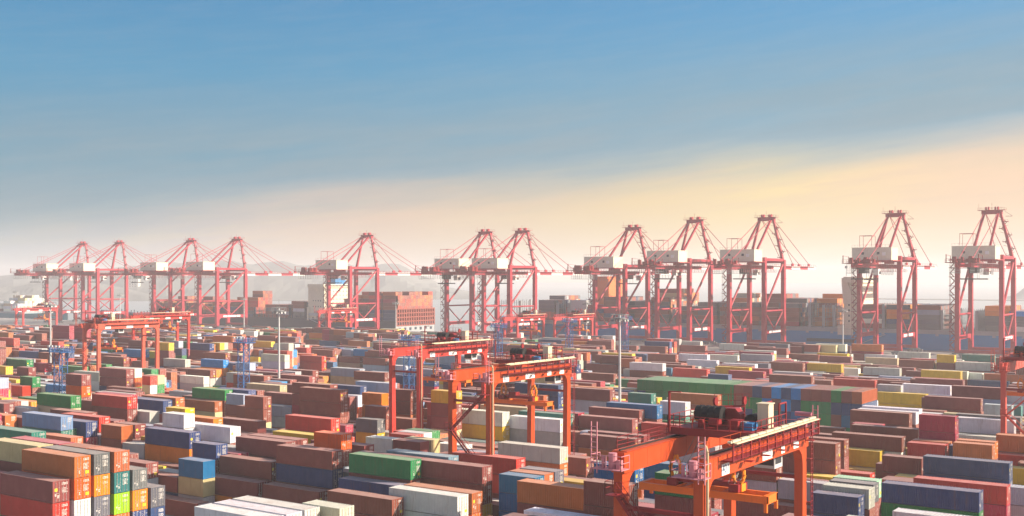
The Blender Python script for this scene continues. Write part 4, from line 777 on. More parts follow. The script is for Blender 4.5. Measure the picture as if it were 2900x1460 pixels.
2919 4 -556 15 101011200 4 -681 0 10215 4 -1511 6 1170116 4 -1762 0 1030601 4 -1887 2 103010101 4 -2103 15 111080601 2 -2361 15 101110701 4 -3004 15 113030203 4 -3130 3 10102 4 -3506 3 10902 2 -3997 13 102010501 4 -4312 15 107030407 2 -4501 15 105111206
2948 4 -748 7 1011500 4 -4379 63 1090112010606 4 -450 0 102011300 4 -875 7 1010202 4 -1503 3 1010501 4 -2070 2 111030205 2 -2448 15 101110311 4 -2512 3 10112 2 -3028 30 11117111211 4 -3469 1 10701 4 -3917 2 10406030501 2 -4049 0 10801150101 4 -4504 7 107070717
2977 2 -819 0 101120100 4 -449 0 116150101 4 -575 6 1010301 2 -700 5 1050607 2 -1575 6 1010101 4 -1639 3 10101 4 -2082 4 115071501 2 -2214 13 101070111 4 -2278 12 102120101 4 -2723 2 10102 2 -3038 15 109090209 4 -3352 3 10708 4 -3478 3 10701 4 -3603 1 10404 4 -3735 0 1150201 4 -4119 1 101160111 2 -4245 5 103030101 4 -4567 31 11201070101
3006 4 -1067 11 110010100 4 -3438 7 1010100 4 -4342 63 1030109010606 4 -448 9 101010101 4 -2074 0 113010513 4 -3213 0 11301 2 -3345 4 1010801 4 -4199 6 101160211
3035 4 -709 0 101060100 4 -1730 3 10101 2 -2756 2 10101 4 -3094 8 101010115 2 -3550 4 1030101 4 -4352 15 107030106 2 -4964 15 107010711
3064 4 -3599 15 111010100 4 -1652 1 10101 4 -1903 14 105130113 4 -2089 15 111070900 4 -2339 15 117050101 4 -2793 0 10411 4 -3113 7 1160701 4 -3238 0 10111 2 -3427 5 1150114 2 -3491 7 1041111 2 -3976 15 101110101 2 -4229 4 108011212
3093 4 -3807 7 1011607 4 -1456 1 1010107 4 -2086 15 101090101 2 -2275 0 116011106 4 -2464 4 101040101 4 -3622 10 101020505 4 -4310 4 108090107
3122 4 -3029 3 1010000 4 -698 7 103010100 4 -1754 0 1010100 4 -947 0 1111503 4 -1199 4 1111501 2 -1325 1 1031110 4 -1514 0 1030101 4 -1880 15 115170311 4 -2072 13 103011301 2 -2197 0 101161616 4 -2260 15 101011513 4 -2386 15 101080111 4 -2512 5 101010107 2 -3605 15 111150115 2 -3800 3 1120606 2 -3864 15 103070112 2 -3928 12 115010102 4 -3999 5 112050513 4 -4314 13 111160101 4 -4439 6 107030316 4 -4948 11 104010103 4 -5073 15 104120107
3151 4 -469 0 111010101 4 -719 1 114010101 4 -2983 1 101 4 -3107 7 1020104 4 -3490 6 1010101 2 -3616 15 102171711 4 -4952 15 103030201 2 -5141 15 111020101
3180 4 -726 2 101010101 4 -1248 0 1110703 4 -1881 0 1111212 4 -2097 15 102020102 4 -2538 8 112030106 4 -3619 7 111150101 4 -3876 10 101011316 4 -4384 10 101010112 2 -4510 15 101120101 4 -5277 15 101030102
3209 4 -471 0 101010101 4 -728 2 101010103 4 -1182 0 1031301 2 -1433 0 1010101 2 -1748 3 11405 4 -2213 5 107010101 4 -3053 1 11108 4 -3179 5 1010101 4 -3752 0 115070401 4 -3877 1 102140112 2 -4134 15 117010716 4 -4199 3 115011101 4 -4324 10 108010807
3238 4 -1694 3 10103 4 -2095 13 113110702 4 -2220 14 104031201 2 -3224 0 109010103 4 -3288 15 106011313 2 -3610 7 112010401 4 -4188 9 103011516 4 -4314 15 103010103 4 -5389 11 101010111
3267 4 -971 7 1010100 4 -808 6 1110501 4 -1602 3 11414 4 -2074 15 112030116 2 -2206 15 105070711 4 -3165 0 11601 4 -3297 5 101120101 4 -3881 15 101121301 2 -4070 15 101141414 4 -4135 15 101020301
3296 4 -1668 0 102010000 4 -3729 16 10103010100 4 -872 7 1070201 2 -1796 2 10101 4 -2076 11 113120207 4 -2273 4 104110116 4 -2712 1 1080108 4 -3159 0 10701 4 -3291 6 111011311 4 -3417 7 1031201 4 -3853 13 103010101 4 -3979 2 107031106 4 -5264 15 101010111 2 -5390 7 107051301 2 -5519 7 115010114
3325 2 -1770 0 1010111 2 -1833 3 10207 2 -2118 14 106081301 4 -3385 0 102020509 4 -4076 7 102110201 4 -4266 3 101110311 4 -5413 14 101010901
3354 4 -1539 7 1010100 4 -1869 7 1010100 4 -1194 6 1110301 2 -1800 9 114020102 4 -3205 3 10704 2 -3485 7 1011311
3383 2 -871 3 1050207 4 -934 5 1131301 4 -1442 3 10103 4 -1825 15 101171100 4 -2077 8 101011701 4 -3221 1 10601 2 -4055 15 101010112 4 -4371 7 101010106 4 -5264 0 102070101 2 -5646 7 102011702
3412 4 -3248 5 1010100 4 -958 0 1030101 4 -1215 7 1121511 4 -1717 0 10714 4 -1849 1 106130101 4 -2197 4 112151117 4 -3498 5 1140301 4 -4198 9 112011212 2 -4324 1 101110101 4 -5415 15 101121201 4 -5667 15 113131102
3441 4 -1709 0 1010108 4 -2985 3 11200 4 -1029 0 1010103 4 -1287 3 10107 4 -1834 12 101111601 4 -2079 11 103110901 4 -2729 7 1010101 4 -3826 0 102120106 4 -3951 15 101010102 4 -4202 11 101120102 4 -5421 6 101120101
3470 4 -1392 0 1010100 4 -2984 7 1010100 4 -892 0 1011407 4 -1646 7 1011101 4 -1903 10 101131201 4 -2089 1 101010813 2 -2730 0 101050105 4 -2800 5 1021711 2 -3297 7 1011301 4 -3362 7 1010101 4 -3488 0 102011101 4 -3613 2 10107 4 -4113 13 106031301 4 -4239 15 101010115 2 -4365 6 101010101 4 -4561 0 101121307 4 -4813 0 113010101 4 -5647 0 106070315
3499 4 -3176 0 11400 2 -1178 3 10101 4 -525 2 1070711 4 -908 1 1120112 4 -1369 1 10101 4 -1891 15 113031115 4 -2076 13 101160104 4 -2201 14 101030303 4 -2647 7 1011101 2 -2898 7 1090109 4 -2962 0 1130201 2 -3088 0 1020101 2 -3302 4 1010101 2 -3883 1 1121102 4 -4395 3 113020601 2 -4527 15 112120101 4 -4591 15 101020104 4 -4717 15 106090101 4 -4842 0 111011112 2 -4968 8 117030105 2 -5032 10 104010101 4 -5795 4 102010107
3528 4 -1466 3 1010100 2 -3815 0 115 4 -1216 3 10501 4 -1342 3 10301 4 -1844 7 1011514 4 -2089 0 101010707 4 -2214 15 111131705 4 -2471 3 1130101 2 -2597 7 1130113 4 -2667 7 1141115 2 -2793 7 1080101 2 -2864 5 114011602 2 -2928 1 101010105 4 -2992 2 105111501 4 -3118 5 1010209 2 -3250 1 1121312 4 -3313 7 1040907 2 -3504 7 1010703 4 -3878 3 1160111 2 -4004 15 112010105 4 -4067 15 102010109 4 -4263 7 104070115 2 -4956 6 107020111 2 -5020 15 112110501 4 -5651 2 102070107 2 -5777 15 111020802
3557 4 -1149 2 10102 4 -1406 2 1011306 2 -1664 0 1101111 4 -1729 7 1010301 4 -2075 0 1011213 4 -2773 15 101010717 4 -3031 14 113120901 2 -3783 1 11212 4 -3848 3 10102 4 -3974 11 112070412 4 -4486 14 101160101 4 -4926 14 111010108 4 -5750 5 101011212
3586 4 -1105 3 10701 4 -1230 3 10101 4 -1480 3 1110101 4 -1605 3 10101 4 -1731 6 1110101 4 -2079 14 101010101 2 -2722 11 101020501 4 -2787 7 107060113 4 -2913 14 101010114 4 -3163 4 1030201 4 -3289 4 1031512 2 -3415 6 1010808 4 -3480 6 1070202 2 -3982 10 115030203 2 -4172 7 109121306 2 -4301 15 101110111 4 -4365 15 114010311 2 -4497 10 107030101 4 -4810 5 112140202 4 -5071 13 101010102 4 -5896 15 103120505
3615 4 -1245 3 10101 4 -2076 6 101050107 4 -2201 10 101060101 4 -2523 5 1110212 4 -2648 6 1011201 4 -3172 2 1010315 4 -3297 7 1111201 4 -3555 3 1010101 4 -3875 1 10101 4 -4007 0 112120313 4 -4264 11 111010101 4 -4514 15 101010101 4 -4968 11 106010813 4 -5740 4 115050103 2 -5865 6 101120303
3644 4 -1492 7 1010113 4 -2082 13 103030111 2 -2207 15 101011414 4 -2654 5 1070107 4 -2780 15 101011414 4 -3102 1 109010115 4 -3864 3 10201 2 -4053 15 111010102 4 -4187 15 112020113 4 -4767 13 115010215 4 -5024 11 103030303 4 -5732 11 117070112 2 -5864 11 113011603 4 -5927 15 102010101
3673 4 -3888 7 1010115 4 -1445 3 10101 4 -2444 4 1011502 4 -4601 15 108050108
3702 4 -1069 3 10111 4 -1452 3 10101 4 -1584 2 10111 4 -2081 0 113010101 4 -2207 5 117010101 2 -2464 6 1050111 4 -2528 3 1010103 4 -2654 0 1071717 4 -2780 7 1070101 4 -3038 4 105010107 4 -3164 3 114020111 4 -3290 0 1031309 4 -3931 7 1020202 4 -4063 1 109130701 4 -4188 15 101050101 4 -4314 13 101011501 2 -4822 14 101070101 2 -4887 12 101010109 2 -5077 15 113030817 4 -5142 8 103010101 4 -5660 0 113130701 4 -5786 6 101160101 4 -5912 13 107010204 4 -6037 11 115110207
3731 4 -840 7 1010100 2 -1226 3 10101 4 -1290 0 10107 4 -1479 3 1111510 4 -1611 3 10101 4 -1737 3 11111 4 -2400 15 102070201 2 -2526 14 102021401 4 -2589 15 116070700 4 -2714 9 112070101 4 -2840 12 109010109 4 -2965 6 101031301 4 -3091 7 103010101 2 -3473 0 1030101 4 -3788 8 102010101 4 -3920 12 106070101 4 -4745 4 112010301 4 -4870 15 101010703 4 -4996 15 101010114 4 -5122 12 114010502 4 -5373 4 101010106 4 -5760 0 101021611
3760 4 -1323 0 10101 4 -2111 4 107070101 4 -2237 8 101020102 4 -2362 7 103010701 4 -2488 15 101020115 4 -2803 12 101020402 4 -3054 5 111131211 4 -3812 8 101070708 2 -4063 5 1010101 4 -4449 12 101011512 4 -4575 7 102130101 2 -5280 6 105050103 4 -5734 0 111010701 4 -5866 6 104010101
3789 4 -1376 7 1010100 4 -710 3 10100 4 -834 3 1010111 2 -966 0 1101701 4 -1030 0 10111 2 -1291 2 11311 4 -1500 5 1010101 4 -1626 1 11412 4 -2321 10 112070201 4 -2447 11 101150101 2 -2698 15 101030101 2 -3014 7 103121201 4 -3216 13 105010112 2 -4102 6 1010301 4 -4544 13 107071401 4 -4802 14 115111211 4 -5320 6 112020212 2 -5446 15 101040703 4 -5706 13 109111101 2 -5838 13 102020116
3818 4 -1054 2 1010100 4 -666 0 1010100 4 -794 0 1010513 4 -919 3 11111 4 -1312 3 10711 4 -1437 3 1121411 4 -2221 11 101010901 4 -2471 11 117010107 4 -2597 13 101030309 4 -2723 6 103120103 4 -2848 6 101151505 2 -2973 12 112120201 4 -3101 4 101021116 4 -3927 15 115020102 4 -4554 7 101010101 4 -5059 14 107120107 4 -5185 15 102021101 4 -5311 2 101010101
3847 4 -1259 6 1010100 4 -1726 0 1010100 4 -577 0 101010201 4 -1078 2 10115 4 -1384 7 1030106 4 -1509 1 106160100 4 -2326 7 115030101 4 -2584 15 112010113 4 -2709 15 101010101 4 -2835 7 111090902 4 -2960 15 101010801 4 -3086 14 101111107 4 -4473 0 114010912 2 -4795 15 113030101 4 -4985 14 101080101 4 -5308 13 101010501 4 -5755 14 102031307
3876 4 -576 12 114010101 4 -890 0 1150101 4 -1022 2 1110101 4 -1526 14 101011006 4 -2227 12 101010701 4 -2352 7 112011201 4 -2478 5 112130112 4 -3046 15 101010101 4 -4139 3 1010112 2 -4460 2 101010101 4 -4524 15 106020215 2 -4650 13 112010101 4 -4714 15 107020106 4 -4846 5 106060603 4 -4971 15 112010117 2 -5536 15 102020701
3905 2 -712 0 1010101 4 -1277 4 1121506 4 -1528 2 103011515 4 -1653 3 10107 4 -2246 7 103010701 2 -2504 13 101010108 2 -2699 15 101011501 4 -3145 12 107010115 4 -4220 3 1010105 4 -4471 5 114011201 4 -5364 7 111160101 4 -5554 15 102110102 4 -5679 15 117160201
3934 4 -1935 7 1010100 4 -1095 1 1030701 4 -1347 4 1060213 4 -1473 5 1130306 4 -2070 6 1030107 4 -2447 6 102150701 2 -2895 13 101011101 4 -2965 15 106060101 4 -3097 15 112031113 4 -3855 3 10102 4 -4491 0 103010301 4 -4616 11 101011111 4 -4742 15 101110101 4 -4933 9 111110606 4 -5065 14 115041501 2 -5191 15 101011215 4 -5582 6 109090202
3963 4 -604 0 1110603 4 -1107 0 1010101 4 -1483 2 1010101 4 -2075 6 1030101 4 -2514 13 101070101 4 -3029 15 107010108 4 -3154 11 101130213 4 -3412 4 1160514 4 -4229 5 1020102 4 -4419 15 107021611 4 -4609 15 101011201 4 -5117 13 101030106 4 -5249 15 101111501 4 -5500 15 101010101
3992 4 -3578 5 1010102 4 -1829 7 1010100 2 -3918 2 10701 4 -4042 12 101111103 4 -4348 12 116020513 4 -4540 8 102171717 2 -4756 11 101010101
4021 2 -1255 3 10113 4 -607 0 103061002 2 -733 15 101130100 4 -1572 12 101011513 4 -1698 0 11101 4 -2105 2 1140112 2 -2231 4 1040404 4 -2931 1 101070101 4 -3188 15 103121212 2 -3565 0 106131301 2 -3636 6 1070911 4 -4338 1 101010711 4 -5098 4 101031504
4050 4 -617 15 101110115 4 -1251 3 10101 4 -1503 0 1111111 4 -1635 1 11112 4 -1892 0 1010203 4 -2078 1 1070103 2 -2204 7 1010701 4 -2773 2 102011117 4 -2899 11 102020202 2 -3347 15 115110101 4 -3544 7 1011301 4 -3670 7 1020201 4 -4117 7 104010704 4 -4243 0 103080116 4 -4375 1 103020801 4 -4571 8 113010905 4 -4696 14 107010117 4 -5078 8 102010211 4 -5204 14 107130201
4079 4 -987 3 11311 4 -1878 7 1010103 4 -2093 1 1130112 4 -2977 14 101010111 2 -3355 14 102080301 4 -3545 7 1020302 4 -4173 3 101010314 4 -4299 0 101010301 4 -4430 13 114141414 4 -4556 15 101050505 4 -4877 14 112131306 4 -5135 15 102020202
4108 4 -1753 4 1010100 4 -602 15 101131715 4 -728 3 10111 4 -854 3 10101 4 -1295 2 10115 4 -1546 0 1051603 2 -2772 14 101111301 4 -2836 4 102010801 4 -2962 7 111111504 4 -3087 7 114050114 2 -3213 15 107010101 2 -3673 6 101120102 4 -3743 3 10103 4 -4191 15 101050115 4 -4317 9 107120101 4 -4443 11 101110101 4 -4826 6 101010101 2 -5015 8 102030102 4 -5086 4 112040704
4137 4 -622 15 101160101 2 -2851 14 102020211 4 -2914 13 104041301 4 -3040 13 101150114 2 -3680 10 101020701 4 -4186 8 111011601 4 -4312 13 101010104 2 -4444 15 101010101 2 -4508 14 117130113 4 -4698 11 107110707 2 -4824 10 103031207 4 -4888 3 101151111 4 -5014 11 115010101
4166 4 -1031 7 1010100 4 -833 7 1010100 4 -625 15 101031101 2 -750 12 111011706 2 -959 12 101010100 4 -1290 3 11114 4 -1674 6 1070711 4 -1800 3 1060106 4 -2362 0 1031501 4 -2810 12 113110102 4 -3319 6 109010101 4 -3445 7 1010107 4 -3576 6 1030108 4 -3702 3 102091401 2 -4209 12 101140101 4 -4273 13 101010107 4 -4900 13 112020113
4195 4 -766 0 1161201 4 -891 7 1010201 4 -1016 0 1010114 4 -1589 5 111011101 4 -1720 7 1110103 2 -2758 4 101151616 4 -2822 11 101111106 4 -3018 15 101010511 4 -3150 11 101150112 4 -3347 7 115130101 4 -3723 1 108120115 4 -4226 4 1150202 4 -4484 15 101051517 4 -4616 6 106060106 4 -4747 7 109010111 4 -5062 7 101011401
4224 4 -765 0 1131101 4 -1271 3 10106 4 -1654 14 107010301 4 -1780 7 1020611 2 -3744 2 117171413 4 -3808 10 101010112 4 -4583 11 111011301 4 -5035 15 101010115
4253 4 -4022 3 10108 4 -954 1 1020111 4 -1330 3 10101 4 -1839 5 1010103 4 -2400 5 101010101 4 -2532 0 113011305 4 -2657 4 113100107 4 -3872 7 1160101 4 -4859 14 111141101 4 -4985 11 105110617
4282 4 -3632 0 112010101 4 -1366 1 1010100 4 -1163 1 11001 2 -1289 3 11111 4 -2528 14 106010303 4 -2654 14 111071111 4 -3757 0 106031101 4 -3948 15 101050102
4311 4 -3656 10 115130101
4340 4 -1206 0 1010100 2 -970 4 1110611 4 -1035 4 1030103 4 -1330 3 10701 4 -1462 0 11113 4 -1594 2 10211 4 -1726 6 1160102 4 -2449 10 112010101 2 -3641 15 105050101 2 -3711 3 101010716 4 -4034 11 101010101 2 -4481 8 106110101 4 -4622 15 110111501 4 -4748 0 101110101
4369 4 -1522 0 1010100 4 -2199 7 1010100 4 -4255 0 10101 4 -1339 3 10113 4 -1649 15 112100310 4 -3660 2 114110111 4 -3785 15 101020102 2 -4175 5 112030606 4 -4379 5 1060601 4 -4631 4 101010101
4398 4 -1040 0 1011711 4 -1291 3 10601 4 -1416 3 1011715 4 -1541 0 1030114 4 -1793 0 1030503 2 -2128 3 11311 4 -2193 8 103070607 4 -2640 15 101010101 2 -3789 7 112060106 4 -3853 5 102020211 4 -4241 7 1111505 4 -4367 1 1011111 4 -4499 0 105010111 4 -4625 8 102060117
4427 4 -1410 4 1060111 2 -1542 11 101011301 4 -1612 0 101160101 4 -2203 1 1150111 2 -3781 15 115030601 4 -4034 8 114110711 4 -4230 15 101140101 2 -4356 12 101011201 4 -4421 8 112010101
4456 4 -1481 13 113031714 2 -1606 14 101070701 4 -2198 0 101120203 4 -2513 0 115111401 2 -2638 15 106160113 2 -3721 2 101011115 4 -3791 15 115011515 4 -3917 11 113011303 4 -4043 4 102020202 2 -4419 6 113011313 4 -4484 2 114010317
4485 4 -1327 0 11117 4 -1452 15 103010713 4 -1703 0 111011601 4 -2230 7 101011603 2 -2610 3 101060101 4 -3632 0 111111111 2 -3757 7 111121301 2 -4017 10 101010301 4 -4206 4 111011101
4514 4 -2079 7 1010100 4 -1262 0 1010113 4 -1386 0 1101101 4 -1636 15 115151501 4 -1761 4 116011101 4 -2203 11 112121111 4 -2593 0 101010301 4 -2718 15 114021111 4 -3064 14 106010606 4 -3190 0 101051503 4 -3316 2 112010101 2 -3441 13 101110101 4 -3506 0 101171517 4 -3702 0 101151701 4 -3828 15 101011311 4 -4024 10 117030101 4 -4156 15 103010107
4543 4 -1324 15 101010600 4 -1456 8 101010101 4 -2115 0 101010111 4 -2305 3 10116 2 -2556 15 101111411 4 -2619 14 110111110 2 -3070 15 115170113 4 -3199 4 101010101 2 -3324 2 101101106 2 -3389 14 101011101 4 -3453 0 101011101 4 -3579 4 112120101 4 -3704 0 116031507 2 -3830 15 101121515
4717 4 -936 0 1010100
4746 4 -1192 0 1010100
4775 4 -2007 6 1010100
4862 4 -2603 0 10101"""
for ln in STK.split('\n'):
    tk = [int(q) for q in ln.split()]; y = tk[0] / 10
    for i0 in range(1, len(tk), 4):   # kind (4: forty foot, 2: twenty foot, 1: end on), position, high cube bits, colours bottom up in pairs of digits
        kd, x, hm, cs = tk[i0:i0 + 4]; x /= 10; z = 0; cs = str(cs)[1:]
        for i in range(len(cs) // 2):
            h = 2.896 if hm >> i & 1 else 2.59; ci = int(cs[2 * i:2 * i + 2])
            if ci:
                ch = CODE[ci]; j = rnd.uniform(-.04, .04)
                if kd == 1: cbox(x, x + W_, y, y + 12.19, z, z + h, shade(ch))
                else: cbox(x - (12.19 if kd == 4 else 6.06) + j, x + j, y, y + W_, z, z + h, shade(ch))
            z += h
def rail(g, pts, h=1.1, step=1.6, r=.035, m=0, mids=2):
    for a, b_ in zip(pts, pts[1:]):
        a = Vector(a); b_ = Vector(b_); n_ = max(1, round((b_ - a).length / step))
        for i in range(n_ + 1): p = a.lerp(b_, i / n_); g.beam(p, p + Vector((0, 0, h)), r * 2, m=m, up=(0, 1, 0))
        for q_ in range(mids): z = Vector((0, 0, h * (q_ + 1) / mids)); g.beam(a + z, b_ + z, r * 1.8, m=m)
def ladder(g, a, b_, w_, side=(1, 0, 0), m=0, r=.04, step=.4):
    a = Vector(a); b_ = Vector(b_); s = Vector(side) * w_ / 2; g.beam(a - s, b_ - s, r * 2, m=m, up=(0, 1, 0)); g.beam(a + s, b_ + s, r * 2, m=m, up=(0, 1, 0)); n_ = int((b_ - a).length / step)
    for i in range(1, n_): p = a.lerp(b_, i / n_); g.beam(p - s, p + s, r * 1.5, m=m)
# ---------------------------------------------------------------- quay cranes
def quay_crane(zg, za):
    """landside-left leg at the origin; x 0..20 between the frames, y 0..28 between the rails; zg underside of the girder, za apex"""
    t = thing('quay_crane', None, 'quay crane', (0, 0, 0), 0, 'ship to shore cranes along the quay')
    S_ = M['sts']; X1, Y1 = 20., 28.
    for x in (0, X1):
        for y in (0, Y1):
            g = MB(); top = zg + 6.2 if y == 0 else zg + 5.2
            g.box(x - 1.1, x + 1.1, y - 1.3, y + 1.3, 2.8, 16); g.box(x - 1.0, x + 1.0, y - 1.2, y + 1.2, 16, top)
            for z in (16, 27, 38): g.box(x - 1.17, x + 1.17, y - 1.37, y + 1.37, z - .12, z + .12)
            g.build('leg', S_, t)
            g = MB()
            for k_ in (-1, 1):
                g.box(x + k_ * 2.3 - 1.7, x + k_ * 2.3 + 1.7, y - .5, y + .5, .75, 1.5)
                for q_ in (-1, 1): g.tube((x + k_ * 2.3 + q_ * .9, y - .3, .45), (x + k_ * 2.3 + q_ * .9, y + .3, .45), .45, 10)
            g.box(x - 2.6, x + 2.6, y - .45, y + .45, 1.5, 2.1); g.build('bogie', M['grey'], t)
    for y in (0, Y1):
        g = MB(); g.box(-1.2, X1 + 1.2, y - .75, y + .75, 2.1, 3.6); g.build('sill_beam', S_, t)
        g = MB(); g.box(.86, X1 - .86, y - .7, y + .7, zg + 3.4 if y else zg + 4.2, zg + 5.0 if y else zg + 6.0); g.build('cross_beam', S_, t)
    for x in (0, X1):
        pr = [(1.05, 8.4), (1.05, 6.2), (2.4, 7.6), (4.2, 8.4), (Y1 - 4.2, 8.4), (Y1 - 2.4, 7.6), (Y1 - 1.05, 6.2), (Y1 - 1.05, 10.4), (1.05, 10.4)]
        g = MB(); g.prism(pr[1:], 'x', x - .55, x + .55); g.build('portal_beam', S_, t)
        g = MB(); g.tube((x, 1, 20.6), (x, Y1 - 1, 20.6), .48, 8); g.build('tie_beam', S_, t)
        g = MB(); g.tube((x, 1, 22), (x, Y1 - 1, zg + 3), .62, 8); g.build('diagonal_brace', S_, t)
        for ya in (1, Y1 - 1): g = MB(); g.tube((x, ya, 20), (x, Y1 / 2, 10.6), .38, 8); g.build('brace', S_, t)
        g = MB(); g.box(x - .6, x + .6, .9, Y1 - .9, zg + 4.4, zg + 5.8); g.build('top_beam', S_, t)
    g = MB()
    for i in range(4): g.box(X1 + .56, X1 + .62, 5.6 + i * 4.3, 9.4 + i * 4.3, 8.75, 10.1)
    g.build('sign_plate', M['sign'], t)
    # girders, boom
    g = MB()
    for x in (7, 13): g.box(x - .55, x + .55, -34, 30, zg + .1, zg + 2.1)
    for i in range(9): g.box(7.5, 12.5, -33 + i * 7.6, -32.4 + i * 7.6, zg + .6, zg + 1.4)
    for x in (5.3, 14.7): g.box(x - .7, x + .7, -34, 30, zg + 1.9, zg + 2.0)
    g.build('girder', S_, t)
    g = MB()
    for x in (4.6, 15.4):
        for z in (2.5, 3.05): g.beam((x, -34, zg + z), (x, 30, zg + z), .06)
        for i in range(22): g.beam((x, -34 + i * 3, zg + 2), (x, -34 + i * 3, zg + 3.05), .07)
    g.build('railing', S_, t)
    g = MB(); e = [30, 44, 58, 72, 85, 98]
    for i in range(5):
        for x in (7, 13): g.box(x - .55, x + .55, e[i], e[i + 1], zg + .1, zg + 2.1, i % 2 == 0 and 1 or 0)
        g.box(7.5, 12.5, e[i + 1] - 1, e[i + 1] - .3, zg + .5, zg + 1.4, 0)
    for x in (5.6, 14.4):
        g.box(x - .5, x + .5, 30, 97, zg + 1.9, zg + 2.0)
        for i in range(20): g.beam((x, 31 + i * 3.4, zg + 2), (x, 31 + i * 3.4, zg + 3.1), .07)
        g.beam((x, 31, zg + 3.05), (x, 96, zg + 3.05), .06)
    for yb in (61, 88):
        for x in (7, 13): g.box(x - .4, x + .4, yb - 1.2, yb + 1.2, zg + 2.1, zg + 3.6)
    g.build('boom', [S_, M['white']], t)
    # A frame
    for a, b_ in (((.4, 28, zg + 5), (6.2, 28.6, za - 1)), ((19.6, 28, zg + 5), (13.8, 28.6, za - 1))):
        g = MB(); g.beam(a, b_, 1.5, 1.3, w2=1.15, h2=1.0); g.build('mast_leg', S_, t)
    for a, b_ in (((6.3, .5, zg + 6), (6.8, 27.6, za - 1)), ((13.7, .5, zg + 6), (13.2, 27.6, za - 1))):
        g = MB(); g.beam(a, b_, 1.0, .9); g.build('mast_leg', S_, t)
    g = MB(); g.box(5.2, 14.8, 27.2, 29.8, za - 2.3, za - .4); g.box(3.6, 16.4, 26.0, 30.6, za - .4, za - .25)
    for x in (7.2, 8.4, 11.6, 12.8): g.tube((x - .3, 28.5, za + .5), (x + .3, 28.5, za + .5), .95, 12)
    for i in range(9):
        for y in (26.1, 30.5): g.beam((3.7 + i * 1.58, y, za - .25), (3.7 + i * 1.58, y, za + .9), .07)
    for y in (26.1, 30.5): g.beam((3.7, y, za + .9), (16.3, y, za + .9), .06)
    g.box(16.4, 19.4, 27.6, 29.2, za - 3.6, za - 3.45); g.beam((16, 28, za - 1), (19.3, 28.3, za - 3.3), .12); g.beam((10, 28, za), (10, 28, za + 3.4), .1); g.beam((3.8, 28, za), (3.8, 28, za + 3), .08)
    g.build('apex_platform', M['sts'], t)
    g = MB()
    for x0, x1 in ((6.8, 7), (13.2, 13)):
        g.tube((x0, 27.5, za - 1), (x1, -32, zg + 2.2), .19, 6)
    g.build('backstay', S_, t)
    for yb in (61, 88):
        g = MB()
        for x0, x1 in ((6.6, 7), (13.4, 13)): g.tube((x0, 29.5, za - 1.2), (x1, yb, zg + 3.4), .17, 6)
        g.build('forestay', S_, t)
    # stair landings up the right mast leg and the zigzag stairs at the left landside leg
    g = MB(); a = Vector((19.6, 28, zg + 5)); b_ = Vector((13.8, 28.6, za - 1)); n_ = 7
    for i in range(n_):
        p = a.lerp(b_, (i + .4) / n_); sgn = 1 if i % 2 else -1
        g.box(p.x + (.4 if sgn > 0 else -2.6), p.x + (2.6 if sgn > 0 else -.4), p.y - .8, p.y + .8, p.z, p.z + .3)
        g.beam((p.x + sgn * 2.4, p.y - .7, p.z), (p.x + sgn * 2.4, p.y - .7, p.z + 1.1), .08); g.beam((p.x + sgn * .4, p.y - .7, p.z + 1.1), (p.x + sgn * 2.5, p.y - .7, p.z + 1.1), .07)
        g.beam((p.x + sgn * 2.2, p.y, p.z - 1.6), (p.x, p.y, p.z - 2.2), .12)
        if i < n_ - 1: p2 = a.lerp(b_, (i + 1.4) / n_); g.beam((p.x + sgn * 1.6, p.y + .5, p.z), (p2.x - sgn * 1.6, p2.y + .5, p2.z), .16, .3)
    g.build('mast_stairway', S_, t)
    g = MB(); z = 3.6; i = 0
    while z < zg + 1:
        g.box(-3.6, -.9, -2.1, .8, z, z + .28); sgn = 1 if i % 2 else -1
        g.beam((-3.3, -1.8, z), (-3.3, -1.8, z + 1.15), .08); g.beam((-3.3, -1.8, z + 1.15), (-1, -1.8, z + 1.15), .07); g.beam((-3.3, .5, z), (-3.3, .5, z + 1.15), .08); g.beam((-3.3, -1.8, z + 1.1), (-3.3, .5, z + 1.1), .07)
        g.beam((-3.2 if sgn > 0 else -1.2, -1.5, z), (-1.2 if sgn > 0 else -3.2, -1.5, z + 2.3), .3, .4); g.beam((-1.2 if sgn > 0 else -3.2, -.3, z + 2.3), (-3.2 if sgn > 0 else -1.2, -.3, z + 4.5), .3, .4)
        g.beam((-3.3, -.6, z), (-.9, -.6, z - 1.6), .12); z += 4.4; i += 1
    for y in (-1.8, .5): g.beam((-3.3, y, 3), (-3.3, y, zg), .14)
    g.build('stairway', M['crim'], t)
    g = MB()
    for q_ in range(7): y = -30 + q_ * 9.2; g.beam((7, y, zg + .3), (13, y + 4.6, zg + .3), .2); g.beam((13, y + 4.6, zg + .3), (7, y + 9.2, zg + .3), .2)
    g.build('girder_lacing', S_, t)
    g = MB(); g.box(-3.5, X1 + 1, .9, 2.2, zg - .2, zg); rail(g, [(-3.5, .95, zg), (X1 + 1, .95, zg)], 1.1, 2, .04); g.box(14.8, 16.6, -20, 26, zg - 1.7, zg - 1.6); rail(g, [(16.6, -20, zg - 1.6), (16.6, 26, zg - 1.6)], 1.1, 3, .04)
    for i in range(12): g.beam((15.6, -20 + i * 4.1, zg - 1.6), (15.2, -20 + i * 4.1, zg + 2), .09)
    g.build('access_walkway', M['crim'], t)
    # machine house
    h = MB(); h.box(.3, 19.7, -13, -2, zg + 3.9, zg + 10.1); h.box(.1, 19.9, -13.2, -1.8, zg + 10.1, zg + 10.3)
    for i in range(13): h.box(1.7 + i * 1.4, 1.76 + i * 1.4, -13.03, -13, zg + 4, zg + 10.1)
    for i in range(7): h.box(19.7, 19.73, -12.2 + i * 1.5, -12.14 + i * 1.5, zg + 4, zg + 10.1)
    ho = h.build('machine_house', M['house'], t)
    for x in (5, 12.6): h = MB(); h.box(x, x + 1.3, -13.06, -12.95, zg + 6.8, zg + 8.0); h.build('window', M['glass'], ho)
